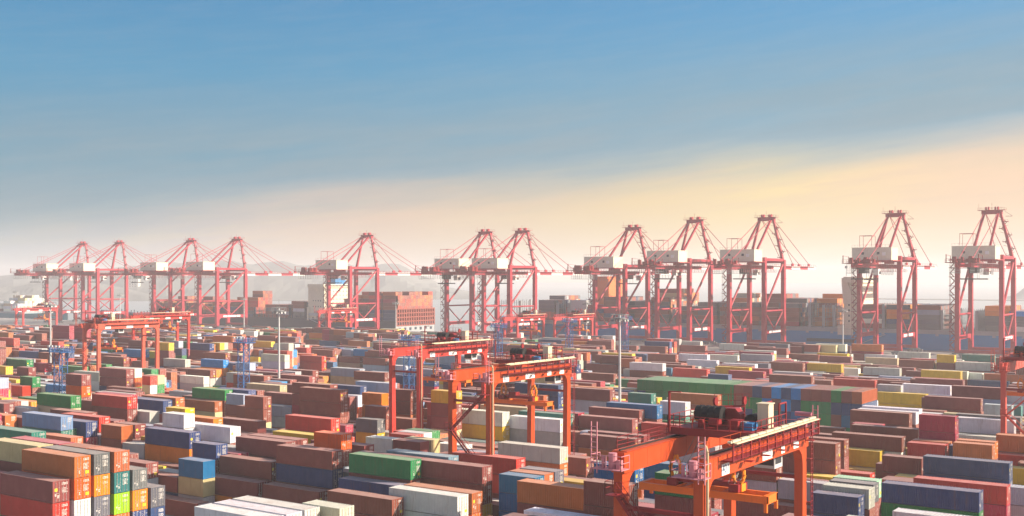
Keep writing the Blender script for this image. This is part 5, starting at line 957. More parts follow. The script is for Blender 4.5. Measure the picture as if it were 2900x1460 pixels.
    h = MB(); h.box(15.3, 16.9, -13.5, -13.01, zg + 6.2, zg + 7.8); h.build('ventilator', M['white'], ho)
    h = MB()
    for x in (3.5, 9.5):
        for y in (-11, -5): h.beam((x, y, zg + 10.6), (x, y, zg + 16.2), .16)
    for y in (-11, -5): h.beam((3.5, y, zg + 16.2), (9.5, y, zg + 16.2), .2)
    for x in (3.5, 9.5): h.beam((x, -11, zg + 16.2), (x, -5, zg + 16.2), .16)
    for i in range(14): h.beam((.3 + i * 1.49, -13, zg + 10.6), (.3 + i * 1.49, -13, zg + 11.6), .06)
    h.beam((.3, -13, zg + 11.6), (19.7, -13, zg + 11.6), .05); h.build('roof_hoist_frame', S_, ho)
    g = MB(); g.box(-1, 21, -14, -.9, zg + 3.5, zg + 3.9); g.box(2, 4, -12, -2, zg + 2.1, zg + 3.5); g.box(16, 18, -12, -2, zg + 2.1, zg + 3.5); g.build('house_platform', M['sts'], t)
    # rear working platform with its clutter, cab, trolley, cable loops
    g = MB(); g.box(2.5, 17.5, -35.5, -26, zg + 2.1, zg + 2.4); rr = random.Random(int(zg * 10))
    for i in range(11):
        x = rr.uniform(3, 16); y = rr.uniform(-35, -27); g.box(x, x + rr.uniform(.6, 2), y, y + rr.uniform(.6, 2), zg + 2.4, zg + rr.uniform(3.2, 5.2))
    for i in range(8): g.beam((2.6 + i * 2.1, -35.4, zg + 2.4), (2.6 + i * 2.1, -35.4, zg + 3.9), .1)
    g.beam((2.6, -35.4, zg + 3.9), (17.4, -35.4, zg + 3.9), .1); g.beam((2.6, -35.4, zg + 3.2), (17.4, -35.4, zg + 3.2), .07)
    for x in (3, 17): g.beam((x, -35, zg + 2.4), (x, -35, zg + 6), .35); g.beam((x, -27, zg + 2.4), (x, -27, zg + 5.6), .25); g.beam((x, -35, zg + 5.8), (x, -27, zg + 5.4), .12)
    g.build('rear_platform', M['crim'], t)
    for xs_, y1 in (((4, 6.4), -22), ((13, 16), -24)):
        g = MB(); g.box(xs_[0], xs_[1], -33, y1, zg - 2.6, zg - 2.4)
        for x in xs_:
            for i in range(6): y = -33 + (y1 + 33) * i / 5; g.beam((x, y, zg - 2.5), (x, y, zg + 2), .1)
            g.beam((x, -33, zg - 1.3), (x, y1, zg - 1.3), .08)
        g.build('maintenance_cradle', M['grey'], t)
    g = MB(); ty = 11 if zg > 42 else -17
    g.box(7.6, 12.4, ty - 3.5, ty + 3.5, zg - .5, zg + .3); g.box(8, 12, ty - 2, ty + 2, zg - 2.6, zg - .5)
    for x in (8.2, 11.8):
        for y in (ty - 1.8, ty + 1.8): g.tube((x, y, zg - .5), (x, y, zg - 5), .06, 5)
    g.box(4, 16, ty - 1.2, ty + 1.2, zg - 5.6, zg - 5); g.build('trolley', M['dark'], t)
    g = MB(); g.box(13.4, 16, ty + 3, ty + 6.4, zg - 3.4, zg - .4); g.build('operator_cab', M['white'], t)
    g = MB(); g.box(13.3, 16.1, ty + 4.2, ty + 6.5, zg - 3.0, zg - 1.6); g.build('cab_window', M['glass'], t)
    g = MB()
    for i in range(11):
        y0 = -20 + i * 2.7; pts = [(14.4, y0 + 2.7 * j / 6, zg - .2 - 3.2 * (1 - ((j - 3) / 3) ** 2)) for j in range(7)]; g.path(pts, .07, 4)
    g.build('festoon_cable', M['grey'], t)
    return t
VQ = 570.
def crane_x(px):   # column of the crane apex seen from the yard -> position along the quay
    yy = VQ + 28; Z = yy / (SN * (px - 1450) / 3175 + CS); X = (px - 1450) / 3175 * Z; return X * CS - Z * SN - 10
qa = quay_crane(40.3, 69.2); qb = quay_crane(43.2, 72.6)
QL = [(233, 0, 'red quay crane at the far left, leftmost of the hazy pair'), (337, 0, 'red quay crane second from the left, in the hazy left pair'), (540, 0, 'red quay crane third from the left, before the orange lit cargo'),
      (670, 0, 'red quay crane fourth from the left, its striped boom reaching out right'), (1038, 0, 'red quay crane standing alone beside the white ship bridge'), (1373, 0, 'red quay crane sixth from the left, left one of the middle pair'),
      (1478, 0, 'red quay crane seventh from the left, right one of the middle pair'), (1792, 0, 'red quay crane in front of the orange funnel'), (1967, 1, 'tall red quay crane before the highest beige cargo pile on the blue ship'),
      (2170, 1, 'tall red quay crane third from the right'), (2535, 1, 'tall red quay crane beside the cream ship bridge, second from the right'), (2809, 1, 'tallest red quay crane, rightmost in the photo, with a dark trolley')]
first = {0: True, 1: True}
for px, kd, lb in QL:
    src = qb if kd else qa
    o = src if first[kd] else copy_tree(src); first[kd] = False
    o.location = (crane_x(px), VQ, 0); o['label'] = lb
    dy = {337: 22, 540: -6, 670: 34, 1038: 12, 1373: 4, 1478: 26, 1792: 40, 1967: -22, 2170: 8, 2535: -14}.get(px, 0)   # each crane has its trolley somewhere else
    for ch in KIDS[o.name]:
        if ch.name.split('.')[0] in ('trolley', 'operator_cab', 'cab_window'): ch.location.y += dy
# ---------------------------------------------------------------- yard gantry cranes
TXT = {}
def text_mesh(s, size):
    if (s, size) not in TXT:
        cu = bpy.data.curves.new('lettering', 'FONT'); cu.body = s; cu.size = size; cu.extrude = .01; cu.align_x = 'CENTER'; cu.align_y = 'CENTER'; cu.offset = .012
        o = bpy.data.objects.new('t', cu); COLL.objects.link(o); dg = bpy.context.evaluated_depsgraph_get(); me = bpy.data.meshes.new_from_object(o.evaluated_get(dg)); bpy.data.objects.remove(o)
        me.materials.clear(); me.materials.append(M['ink']); TXT[(s, size)] = me
    return TXT[(s, size)]
GX = -7.3    # the rear girder
def yard_gantry(h, col, ty, sy, sh, signs, detail=2, stairs=1, name='yard_gantry', pole=True):
    """front girder over x=0, rear over GX, y 0..23.5; h top of girders; ty trolley place, sy spreader place, sh spreader height"""
    t = thing(name, None, 'gantry crane', (0, 0, 0), 0, 'rubber tyred gantries over the container rows'); C_ = M['opaint']; Y1 = 23.5
    for x in (0, GX):
        g = MB(); g.box(x - .6, x + .6, .2, Y1 - .2, h - 1.75, h)
        for i in range(9): y = 1.6 + i * 2.54; g.box(x + .6, x + .612, y, y + .06, h - 1.7, h - .05)
        g.box(x - .72, x + .72, .25, Y1 - .25, h, h + .05); g.beam((x, .3, h + .12), (x, Y1 - .3, h + .12), .12, .14, m=1)
        g.build('girder', [C_, M['dark']], t, color=col)
        for k_, y0 in ((1, 0), (-1, Y1)):
            pr = [(0, 1.9), (1.3, 1.9), (1.02, h - 3.6), (1.1, h - 2.9), (1.35, h - 2.35), (1.8, h - 1.95), (2.4, h - 1.752), (0, h - 1.752)]
            g = MB(); g.prism([(y0 + k_ * p[0], p[1]) for p in pr], 'x', x - .42, x + .42); g.prism([(y0 + k_ * p[0], p[1]) for p in ((0, h - 1.75), (1.2, h - 1.75), (1.2, h - .02), (0, h - .02))], 'x', x - .615, x + .615)
            g.build('leg', C_, t, color=col)
    for y in (.7, Y1 - .7):
        g = MB(); g.box(GX - 1.2, 1.2, y - .45, y + .45, 1.1, 1.9); g.build('sill_beam', C_, t, color=col)
        g = MB()
        for x in (GX - .8, GX + .9, -.9, .8): g.tube((x, y - .35, .75), (x, y + .35, .75), .75, 14)
        g.build('wheels', M['blk'], t)
        g = MB(); g.tube((GX + .4, y, h - 4.7), (-.4, y, h - 4.7), .2, 10); g.build('cross_tube', M['crim'], t)
    g = MB(); g.box(GX + 1.6, -1.6, .2, 1.3, 3.2, 5.6); g.build('power_unit', M['grey'], t)
    # cable tray and walkway on the outer side of the front girder
    g = MB(); y0 = 3.0
    g.box(.75, 1.65, y0, Y1, h - .4, h - .35, 0); g.box(1.58, 1.72, y0, Y1 + .3, h + .85, h + 1.0, 0); g.box(1.62, 1.69, y0, Y1, h + .15, h + .2, 0)
    n_ = 11 if detail > 1 else 6
    for i in range(n_ + 1):
        y = y0 + .1 + (Y1 - y0 - .2) * i / n_; g.box(1.58, 1.7, y - .06, y + .06, h - .48, h + .9, 0); g.box(.6, 1.6, y - .05, y + .05, h - .5, h - .4, 0)
        if detail > 1 and i % 2 == 0 and i > 1: g.box(.9, 1.6, y + .3, y + 1.0, h - 1.0, h - .94, 0); g.box(.85, .9, y + .35, y + .4, h - 1.2, h - .6, 0)
    if detail > 1: rail(g, [(1.68, y0, h - .35), (1.68, Y1, h - .35)], 1.0, .95, .016)
    g.build('walkway', M['crim'] if detail > 1 else C_, t, color=col)
    g = MB(); g.box(1.3, 1.62, y0 - .3, Y1 - .7, h + 1.1, h + 1.26)
    if detail > 1:
        for i in range(11): y = y0 + i * 1.8; g.box(1.28, 1.64, y, y + .06, h + 1.0, h + 1.3, 1)
        g.box(1.66, 1.95, y0 + .2, Y1 - .7, h + 1.0, h + 1.08)
    g.build('cable_tray', [M['cream'], M['dark']], t)
    g = MB(); rail(g, [(GX - .75, 1.2, h), (GX - .75, Y1, h)], 1.05, 1.9, .022 if detail > 1 else .05, mids=3); g.build('railing', M['crim'] if detail > 1 else C_, t, color=col)
    if detail > 1: g = MB(); rail(g, [(-.75, 1.5, h), (-.75, ty - 3.8, h)], 1.0, 2.2, .022); g.build('railing', C_, t, color=col)
    # end platforms with ladders and buffers
    for x, lx in ((GX, GX - 1.4), (0, 1.0)):
        g = MB(); zb = h - 1.35; g.box(x - 1.7, x + 1.1, -1.5, -.02, zb, zb + .07); rail(g, [(x - 1.7, -.05, zb), (x - 1.7, -1.5, zb), (x + 1.1, -1.5, zb), (x + 1.1, -.05, zb)], 1.2, 1.2, .03)
        ladder(g, (lx, -1.55, zb - .3), (lx, -1.55, h + (2.6 if x else 2.1)), .55, m=0)
        g.tube((x - .1, -.7, zb + .07), (x - .1, -.7, zb + 1.35), .36, 12); g.box(x + .35, x + .75, -1.0, -.5, zb + .07, zb + .8); g.tube((x - .9, -.9, zb + .07), (x - .9, -.9, zb + 1.0), .16, 8)
        g.build('end_platform', M['pink'] if detail > 1 else C_, t, color=col)
    g = MB(); g.box(GX - 1, .8, Y1 + .02, Y1 + 1.0, h - .6, h - .54); rail(g, [(GX - 1, Y1 + .1, h - .54), (GX - 1, Y1 + 1, h - .54), (.8, Y1 + 1, h - .54)], 1.1, 1.5, .03)
    for x in (GX, 0): g.box(x - .35, x + .35, Y1 - .4, Y1 + .4, h + .05, h + .9); g.tube((x - .8, Y1 + .3, h + 1.3), (x + .8, Y1 + .3, h + 1.3), .22, 8)
    ladder(g, (1.1, Y1 + .5, h - .6), (1.1, Y1 + .5, h + 2.2), .5)
    g.build('end_platform', M['pink'] if detail > 1 else C_, t, color=col)
    # long ladder down the right front leg, duct down the left one
    if detail > 1:
        g = MB(); ladder(g, (.75, Y1 + .55, 3), (.75, Y1 + .55, h + .2), .5, (0, 1, 0), r=.03, step=.45)
        for i in range(9): z = 4 + i * 2.1; g.box(.2, .8, Y1 + .0, Y1 + .35, z, z + .06)
        g.build('leg_ladder', M['crim'], t)
        g = MB(); xx = .62; g.path([(xx, .35, 2), (xx, .35, h + .6), (xx - .25, .6, h + 1.0), (xx - 1.2, 1.2, h + .9)], .13, 8); g.build('cable_duct', M['brown'], t)
    # zigzag stairs between the left legs
    fl = [(-.4, h - 3.3, GX + .6, h - 9.2), (GX + .6, h - 9.2, -.6, h - 15.3), (-.6, h - 15.3, GX + .6, 2)] if stairs > 0 else [(GX + .3, h - 3.4, -.3, h - 11.5), (-.3, h - 11.5, GX + .6, h - 17), (GX + .6, h - 17, -.6, 2)]
    if not stairs: fl = []
    g = MB()
    for xa, za_, xb, zb in fl:
        for y in (-.9, -.25): g.beam((xa, y, za_), (xb, y, zb), .05, .28)
        n_ = int(abs(za_ - zb) / .42)
        for i in range(n_): f = i / n_; x = xa + (xb - xa) * f; z = za_ + (zb - za_) * f; g.box(x - .13, x + .13, -.88, -.27, z - .02, z + .02)
        for y in (-.92, -.23): g.beam((xa, y, za_ + 1.0), (xb, y, zb + 1.0), .05); 
        for i in range(6): f = i / 5; x = xa + (xb - xa) * f; z = za_ + (zb - za_) * f; g.beam((x, -.92, z), (x, -.92, z + 1.0), .05, up=(0, 1, 0))
        g.box(xa - .8, xa + .8, -1.3, -.02, za_ - .1, za_ - .02); rail(g, [(xa - .8, -.05, za_), (xa - .8, -1.3, za_), (xa + .8, -1.3, za_)], 1.1, 1.2, .025)
    if stairs: g.build('stairway', M['crim'] if detail > 1 else C_, t, color=col)
    for (y0, y1, z0, z1, s) in signs:
        p = MB(); p.box(.625, .66, y0, y1, h - z0, h - z1); pl = p.build('sign_plate', M['sign'], t)
        if s: l_ = put('lettering', text_mesh(s, (z0 - z1) * 1.05), pl); l_.location = (.668, (y0 + y1) / 2, h - (z0 + z1) / 2); l_.rotation_euler = (R(90), 0, R(90))
    # trolley
    tr = MB()
    for y in (-3.4, 3.4): tr.box(GX - .5, .5, y - .22, y + .22, h + .3, h + .95)
    for x in (GX, GX + 2.2, -2.2, 0): tr.box(x - .2, x + .2, -3.4, 3.4, h + .32, h + .9)
    tr.box(GX + .2, -.2, -3.2, 3.2, h + .9, h + .96)
    for x in (GX, 0):
        for y in (-2.8, 2.8): tr.tube((x - .12, y, h + .42), (x + .12, y, h + .42), .3, 10)
    tro = tr.build('trolley', M['crim'], t, loc=(0, ty, 0))
    d = MB()
    for i in range(8): d.tube((-6.2 + i * .32, -.9, h + 2.0), (-5.9 + i * .32, -.9, h + 2.0), .82 if i % 2 else .76, 18)
    d.build('cable_drum', M['blk'], tro)
    d = MB(); d.tube((-6.5, -.9, h + 2), (-6.2, -.9, h + 2), .25, 10); d.beam((-6.4, -1.7, h + .95), (-6.4, -.9, h + 2.1), .1); d.beam((-6.4, -.1, h + .95), (-6.4, -.9, h + 2.1), .1)
    for y in (-1.85, .05): d.beam((-6.5, y, h + 1.5), (-3.5, y, h + 1.5), .07)
    d.build('drum_frame', M['ored'], tro)
    d = MB(); d.prism([(-4.0, h + .96), (-2.2, h + .96), (-2.2, h + 2.1), (-2.7, h + 2.6), (-3.5, h + 2.6), (-4.0, h + 2.1)], 'y', -.4, .7); d.build('gearbox', M['crim'], tro)
    d = MB(); d.box(-5.3, -4.5, .4, 1.8, h + .96, h + 2.4); d.build('winch_housing', M['crim'], tro)
    d = MB(); d.box(-2.5, -1.5, -2.6, -1.2, h + .96, h + 1.8); d.build('winch_housing', M['crim'], tro)
    d = MB(); d.tube((-4.2, -2.6, h + 1.5), (-3.2, -2.6, h + 1.5), .4, 12); d.build('winch_housing', M['crim'], tro)
    d = MB(); d.box(-5.8, -5.2, 1.9, 3.0, h + .96, h + 2.0); d.build('winch_housing', M['crim'], tro)
    d = MB(); d.tube((-5.0, .2, h + 3.1), (-4.8, .2, h + 3.1), .4, 12); d.tube((-3.0, 2.2, h + 3.1), (-2.8, 2.2, h + 3.1), .4, 12); d.beam((-4.9, .2, h + 2.2), (-4.9, .2, h + 3.1), .12); d.beam((-2.9, 2.2, h + 1.6), (-2.9, 2.2, h + 3.1), .12); d.beam((-4.9, .2, h + 2.6), (-2.9, 2.2, h + 2.6), .16); rail(d, [(-5.2, .6, h + 2.5), (-2.6, 2.6, h + 2.5)], 1.2, .65, .02); d.tube((-3.8, 1.2, h + 2.6), (-3.8, 1.2, h + 4.4), .025, 4); d.build('sheave_frame', M['crim'], tro)
    d = MB(); d.tube((-1.5, .2, h + 1.6), (-1.5, 2.6, h + 1.6), .5, 12); d.build('hoist_motor', M['dark'], tro)
    d = MB(); d.tube((-6.4, .8, h + 1.5), (-5.6, 2.8, h + 1.5), .4, 12); d.build('hoist_motor', M['dark'], tro)
    d = MB(); d.box(-3.4, -2.0, 1.4, 2.8, h + .96, h + 1.7); d.build('hoist_motor', M['dark'], tro)
    d = MB(); d.box(-1.1, -.3, -2.2, -1.2, h + .96, h + 1.6); d.tube((-1.1, -1.7, h + 1.4), (-.1, -1.7, h + 1.4), .28, 10); d.build('brake_motor', M['bmot'], tro)
    d = MB(); d.box(-.8, .25, .2, 1.4, h + .96, h + 3.1); d.box(-.9, .35, .1, 1.5, h + 3.1, h + 3.18); d.build('control_cabinet', M['cream'], tro)
    rq = random.Random(17)
    for q_ in range(16):
        x_, y_ = rq.uniform(GX + .4, -.8), rq.uniform(-2.9, 2.9); d = MB(); hh = rq.uniform(.25, .9)
        if q_ % 3 == 0: d.tube((x_, y_, h + 1.2), (x_ + rq.uniform(.4, .9), y_, h + 1.2), rq.uniform(.16, .3), 8)
        else: d.box(x_, x_ + rq.uniform(.25, .8), y_, y_ + rq.uniform(.25, .8), h + .96, h + .96 + hh)
        d.build('junction_box' if q_ % 3 else 'drive_motor', M['crim'] if q_ % 4 else M['grey'], tro)
    d = MB(); d.path([(.2, 2.9, h + .96), (.2, 2.9, h + 2.9), (.2, 4.6, h + 2.9), (.2, 4.6, h + .96)], .09, 8); d.path([(-1.2, 2.9, h + .96), (-1.2, 2.9, h + 2.9), (-1.2, 4.6, h + 2.9), (-1.2, 4.6, h + .96)], .09, 8)
    rail(d, [(GX - .6, -3.6, h + .9), (GX - .6, 3.6, h + .9)], 1.1, 1.2, .03); rail(d, [(GX - .6, -3.6, h + .9), (.6, -3.6, h + .9)], 1.1, 1.2, .03); rail(d, [(.6, -3.6, h + .9), (.6, 3.6, h + .9)], 1.1, 1.2, .03)
    d.tube((GX - .3, -3.9, h + .4), (GX - .3, -3.9, h + 4.2), .12, 8); d.beam((GX - .3, -3.9, h + 4.2), (GX + .9, -3.9, h + 4.2), .12, .1); d.build('trolley_railing', M['crim'], tro)
    d = MB(); d.box(-2.4, -.4, 3.3, 5.3, h - 3.2, h - .9); cb_ = d.build('operator_cab', M['lgrey'], tro)
    d = MB(); d.box(-2.3, -.5, 3.2, 4.6, h - 2.9, h - 1.8); d.box(-.41, -.38, 3.5, 5.0, h - 2.8, h - 1.7); d.build('cab_window', M['glass'], cb_)
    # spreader hanging on ropes, with a head block and cable baskets
    s = MB(); xc = GX / 2 + .1
    for y in (-1.05, 1.05): s.box(xc - 6.1, xc + 6.1, y - .16, y + .16, sh, sh + .62)
    for x in (xc - 6.1, xc + 5.7): s.box(x, x + .4, -1.22, 1.22, sh - .05, sh + .66)
    for x in (xc - 2.2, xc + 1.8): s.box(x, x + .4, -.9, .9, sh + .1, sh + .6)
    for x in (xc - 6.05, xc + 5.95):
        for y in (-1.15, 1.15): s.box(x - .14, x + .14, y - .12, y + .12, sh - .75, sh)
    sp = s.build('spreader', M['ored'], t, loc=(0, sy, 0))
    s = MB(); s.box(xc - 3.2, xc + 3.2, -.5, .5, sh + .95, sh + 1.35); s.box(xc - 3.4, xc - 2.5, -1, 1, sh + .65, sh + 1.3); s.box(xc + 2.5, xc + 3.4, -1, 1, sh + .65, sh + 1.3)
    s.box(xc - 1.6, xc - .2, -.6, .6, sh + 1.35, sh + 1.9); s.build('head_block', M['crim'], sp)
    for bx in (xc - 3.0, xc + 3.0):
        s = MB()
        for q_ in (-1, 1):
            for j in range(5): a_ = j / 4; s.tube((bx + q_ * (.25 + .28 * math.sin(a_ * 3.14)), -.1, sh + 1.3 + a_ * 1.5), (bx + q_ * (.25 + .28 * math.sin((a_ + .25) * 3.14)), .1, sh + 1.3 + (a_ + .25) * 1.5), .16, 7)
        s.box(bx - .5, bx + .5, -.45, .45, sh + .65, sh + 1.3)
        s.build('cable_basket', M['yor'], sp)
    for bx in (xc - 2.9, xc - 2.3, xc + 2.3, xc + 2.9):
        for y in (-.6, .6): s = MB(); s.tube((bx, y, sh + 1.3), (bx * .9 + xc * .1, y * 1.6 + (ty - sy), h + .3), .028, 4, caps=False); s.build('hoist_rope', M['grey'], sp)
    return t
SG = [(3.1, 4.6, 1.66, .74, '401'), (11.8, 14.1, 1.62, .8, None), (16.3, 17.1, 1.55, .85, None), (19.4, 20.7, 1.5, .75, None)]
SG2 = [(3.1, 4.7, 1.68, .72, '401'), (9.4, 12, 1.62, .8, None), (15.8, 17.0, 1.55, .8, None), (19.6, 21.0, 1.55, .75, None)]
SG3 = [(2.6, 4.6, 1.6, .7, None), (10.5, 13, 1.6, .7, None), (17.6, 19, 1.6, .7, None)]
OR = (.47, .062, .012, 1); RD = (.50, .042, .032, 1); SAL = (.58, .10, .06, 1); PK = (.52, .06, .065, 1)
t = yard_gantry(23.8, OR, 14.0, 9.3, 19.2, SG, 2, -1); t.location = (-38.4, 82.1, 0); t['label'] = 'orange yard gantry crane at the lower right, nearest, numbered 401'
t = yard_gantry(23.8, OR, 16.5, 13.6, 17.6, SG2, 2, 1); t.location = (-100.4, 139.6, 0); t['label'] = 'orange yard gantry crane in the middle with zigzag stairs on its left legs'
t = yard_gantry(23.8, RD, 15.5, 13.8, 16.2, SG2, 2, 0); t.location = (-144.5, 176.6, 0); t['label'] = 'red yard gantry crane just behind and left of the orange middle one'
t = yard_gantry(23.8, SAL, 5.0, 6.5, 15.5, SG3, 1, 1); t.location = (-308.6, 217.6, 0); t['label'] = 'salmon yard gantry crane left of the photo, trolley at its left end'
t = yard_gantry(22.8, RD, 14.0, 13.5, 17.0, SG3, 1, 1); t.location = (-385.1, 293.4, 0); t['label'] = 'bright red yard gantry crane behind the salmon one at the left'
src = yard_gantry(20.0, PK, 15.5, 15.0, 13.0, SG3, 1, 1); src.location = (-625.9, 389.6, 0); src['label'] = 'pinkish yard gantry crane at the far left edge before the teal ship'
for x, y, lb in ((-443.3, 461.7, 'small red yard gantry crane below the white ship bridge'), (-293.1, 430.3, 'small red yard gantry crane right of the middle, left of a matching pair'), (-282.1, 441.3, 'small red yard gantry crane right of the middle, right of a matching pair')):
    c = copy_tree(src); c.location = (x + (6 if y > 440 and x > -300 else 0), y + (6 if y > 440 and x > -300 else 0), 0); c['label'] = lb
t = yard_gantry(23.3, (.60, .10, .075, 1), 6.0, 12, 16.5, SG3, 1, 1); t.location = (-33.5 , 212.9, 0); t['label'] = 'red yard gantry crane cut off by the right edge, only its left legs show'
# ---------------------------------------------------------------- light masts and lattice towers
def mast(h):
    t = thing('light_mast', None, 'light mast', (0, 0, 0), 0, 'tall floodlight masts of the yard')
    g = MB(); g.tube((0, 0, 0), (0, 0, h), .42, 12, r2=.2); g.box(-.8, .8, -.8, .8, 0, .5); g.build('pole', M['lgrey'], t)
    g = MB(); n_ = 12
    for r_, z in ((2.0, h - .9), (2.0, h + .1)): pts = [(math.cos(i / n_ * 6.2832) * r_, math.sin(i / n_ * 6.2832) * r_, z) for i in range(n_ + 1)]; g.path(pts, .06, 5)
    for i in range(6): a = i / 6 * 6.2832; g.beam((0, 0, h - .9), (math.cos(a) * 2, math.sin(a) * 2, h - .9), .1)
    for i in range(12): a = i / 12 * 6.2832; g.beam((math.cos(a) * 2, math.sin(a) * 2, h - .9), (math.cos(a) * 2, math.sin(a) * 2, h + .1), .05)
    g.tube((0, 0, h - .8), (0, 0, h - .6), 1.3, 14); g.tube((0, 0, h), (0, 0, h + 2.4), .04, 5); g.build('lamp_ring', M['grey'], t)
    for i in range(8): a = (i + .5) / 8 * 6.2832; g = MB(); g.hexa([(math.cos(a) * 1.7 - .3, math.sin(a) * 1.7 - .3, h - 1.5), (math.cos(a) * 1.7 + .3, math.sin(a) * 1.7 - .3, h - 1.5), (math.cos(a) * 1.7 + .3, math.sin(a) * 1.7 + .3, h - 1.4), (math.cos(a) * 1.7 - .3, math.sin(a) * 1.7 + .3, h - 1.4), (math.cos(a) * 1.6 - .22, math.sin(a) * 1.6 - .22, h - 1.0), (math.cos(a) * 1.6 + .22, math.sin(a) * 1.6 - .22, h - 1.0), (math.cos(a) * 1.6 + .22, math.sin(a) * 1.6 + .22, h - .95), (math.cos(a) * 1.6 - .22, math.sin(a) * 1.6 + .22, h - .95)]); g.build('floodlight', M['grey'], t)
    return t
def at(px, y):  # column of the photograph and row distance y -> x in the yard
    Z = y / (SN * (px - 1450) / 3175 + CS); X = (px - 1450) / 3175 * Z; return X * CS - Z * SN
m0 = mast(30)
for i, (px, y, lb, sc_) in enumerate(((143, 224, 'tall light mast at the left, before the pinkish gantry', 1), (790, 219, 'tall light mast left of the red gantry crane', 1), (1755, 222, 'tall light mast right of the orange gantry crane in the middle', 1),
        (2387, 480, 'thin light mast before the blue ship hull, near the cream ship bridge', .83), (1661, 480, 'thin light mast before the blue hull, left of the orange funnel', .88), (1121, 480, 'thin light mast in front of the honeycomb ship stern', .83),
        (340, 500, 'thin light mast between the two leftmost quay cranes', .9), (43, 560, 'thin light mast at the far left beside the white cargo', .9), (691, 500, 'thin light mast at the foot of the fourth quay crane', .85))):
    o = m0 if i == 0 else copy_tree(m0); o.location = (at(px, y), y, 0); o['label'] = lb; o.scale = (1, 1, sc_)
def lattice(h):
    t = thing('lattice_tower', None, 'lattice tower', (0, 0, 0), 0, 'blue lattice towers in the container rows'); B_ = M['bluep']
    g = MB(); w_ = 1.05; zs = [i * 1.75 for i in range(int((h - 1) / 1.75) + 1)]; top = zs[-1]
    for x in (-w_, w_):
        for y in (-w_, w_): g.beam((x, y, 0), (x, y, h - 1), .16, up=(0, 1, 0))
    for i, z in enumerate(zs):
        for a, b_ in (((-w_, -w_), (w_, -w_)), ((w_, -w_), (w_, w_)), ((w_, w_), (-w_, w_)), ((-w_, w_), (-w_, -w_))):
            g.beam((a[0], a[1], z), (b_[0], b_[1], z), .09)
            if z < top:
                if i % 2: a, b_ = b_, a
                g.beam((a[0], a[1], z), (b_[0], b_[1], z + 1.75), .08)
    for i in range(int(h / .5)): g.beam((-.3, 0, i * .5), (.3, 0, i * .5), .05)
    g.build('lattice', B_, t)
    g = MB(); g.box(-2.3, 2.7, -1.8, 1.8, h - 1, h - .85); rail(g, [(-2.3, -1.8, h - .85), (2.7, -1.8, h - .85), (2.7, 1.8, h - .85), (-2.3, 1.8, h - .85), (-2.3, -1.8, h - .85)], 1.2, .6, .05)
    for sx_ in (-1, 1): g.beam((sx_ * w_, -1, h - 3), (sx_ * 2.2, -1.6, h - 1), .1); g.beam((sx_ * w_, 1, h - 3), (sx_ * 2.2, 1.6, h - 1), .1)
    g.build('platform', B_, t)
    for x in (-1.8, -.6, .8, 2.1): g = MB(); g.box(x - .3, x + .3, -2.05, -1.8, h + .2, h + .7); g.build('floodlight', M['lgrey'], t)
    return t
l0 = lattice(22)
for i, (px, y, lb) in enumerate(((172, 156, 'blue lattice tower at the left with a white container at its foot'), (690, 206, 'blue lattice tower beside the stacked white and deep blue containers'), (1158, 241, 'blue lattice tower seen through the legs of the red gantry'), (1411, 322, 'blue lattice tower behind the right leg of the red gantry'),
        (1612, 376, 'thin blue lattice tower in front of the blue hull beside the small gantries'), (1770, 415, 'thin blue lattice tower right of the light mast, before the blue hull'))):
    o = l0 if i == 0 else copy_tree(l0); o.location = (at(px, y), y, 0); o['label'] = lb
# ---------------------------------------------------------------- ships (berthed along y = 620)
YS = 620.
def sx_at(px, y=YS): return at(px, y)
def hull(name, x0, x1, beam, zd, mt, parent, stern='right'):
    """zd deck height; the hull narrows to a bow at the x0 end (or x1)"""
    g = MB(); yc = YS + beam / 2; hb = beam / 2; L = x1 - x0; secs = []
    for i in range(25):
        f = i / 24; x = x0 + L * f; d = f if stern == 'right' else 1 - f
        wk = min(1, (d / .16)) ** .6 if d < .16 else 1
        wk2 = min(1, (d / .22)) ** .8 if d < .22 else 1
        secs.append((x, hb * max(wk, .02), hb * max(wk2, .01), zd + (1 - min(1, d / .1)) * 3.0))
    for a, b_ in zip(secs, secs[1:]):
        for s_ in (-1, 1):
            q_ = [(a[0], yc + s_ * a[2], -3.4), (b_[0], yc + s_ * b_[2], -3.4), (b_[0], yc + s_ * b_[1], b_[3]), (a[0], yc + s_ * a[1], a[3])]
            g.face(q_ if s_ < 0 else q_[::-1])
        g.face([(a[0], yc - a[1], a[3]), (b_[0], yc - b_[1], b_[3]), (b_[0], yc + b_[1], b_[3]), (a[0], yc + a[1], a[3])])
    e = secs[-1] if stern == 'right' else secs[0]
    q_ = [(e[0], yc - e[2], -3.4), (e[0], yc + e[2], -3.4), (e[0], yc + e[1], e[3]), (e[0], yc - e[1], e[3])]
    g.face(q_ if stern == 'right' else q_[::-1])
    return g.build(name, mt, parent, fix=False)
def lashing(parent, x, beam, z0, z1, y0=YS, col='deck', step=2.5):
    """a lashing bridge across the deck at x: posts, levels and railings"""
    g = MB(); n_ = int(beam / step)
    for i in range(n_ + 1): y = y0 + beam * i / n_; g.box(x - .12, x + .12, y - .16, y + .16, z0, z1 + (.9 if i % 2 else .2))
    z = z0 + 2.6
    while z <= z1 + .1: g.box(x - .55, x + .55, y0, y0 + beam, z - .1, z); g.beam((x + .5, y0, z + 1), (x + .5, y0 + beam, z + 1), .08); z += 2.6
    g.box(x - .7, x + .7, y0, y0 + 1.1, z0, z1 + .4); g.box(x - .7, x + .7, y0 + beam - 1.1, y0 + beam, z0, z1 + .4)
    return g.build('lashing_bridge', M[col], parent)
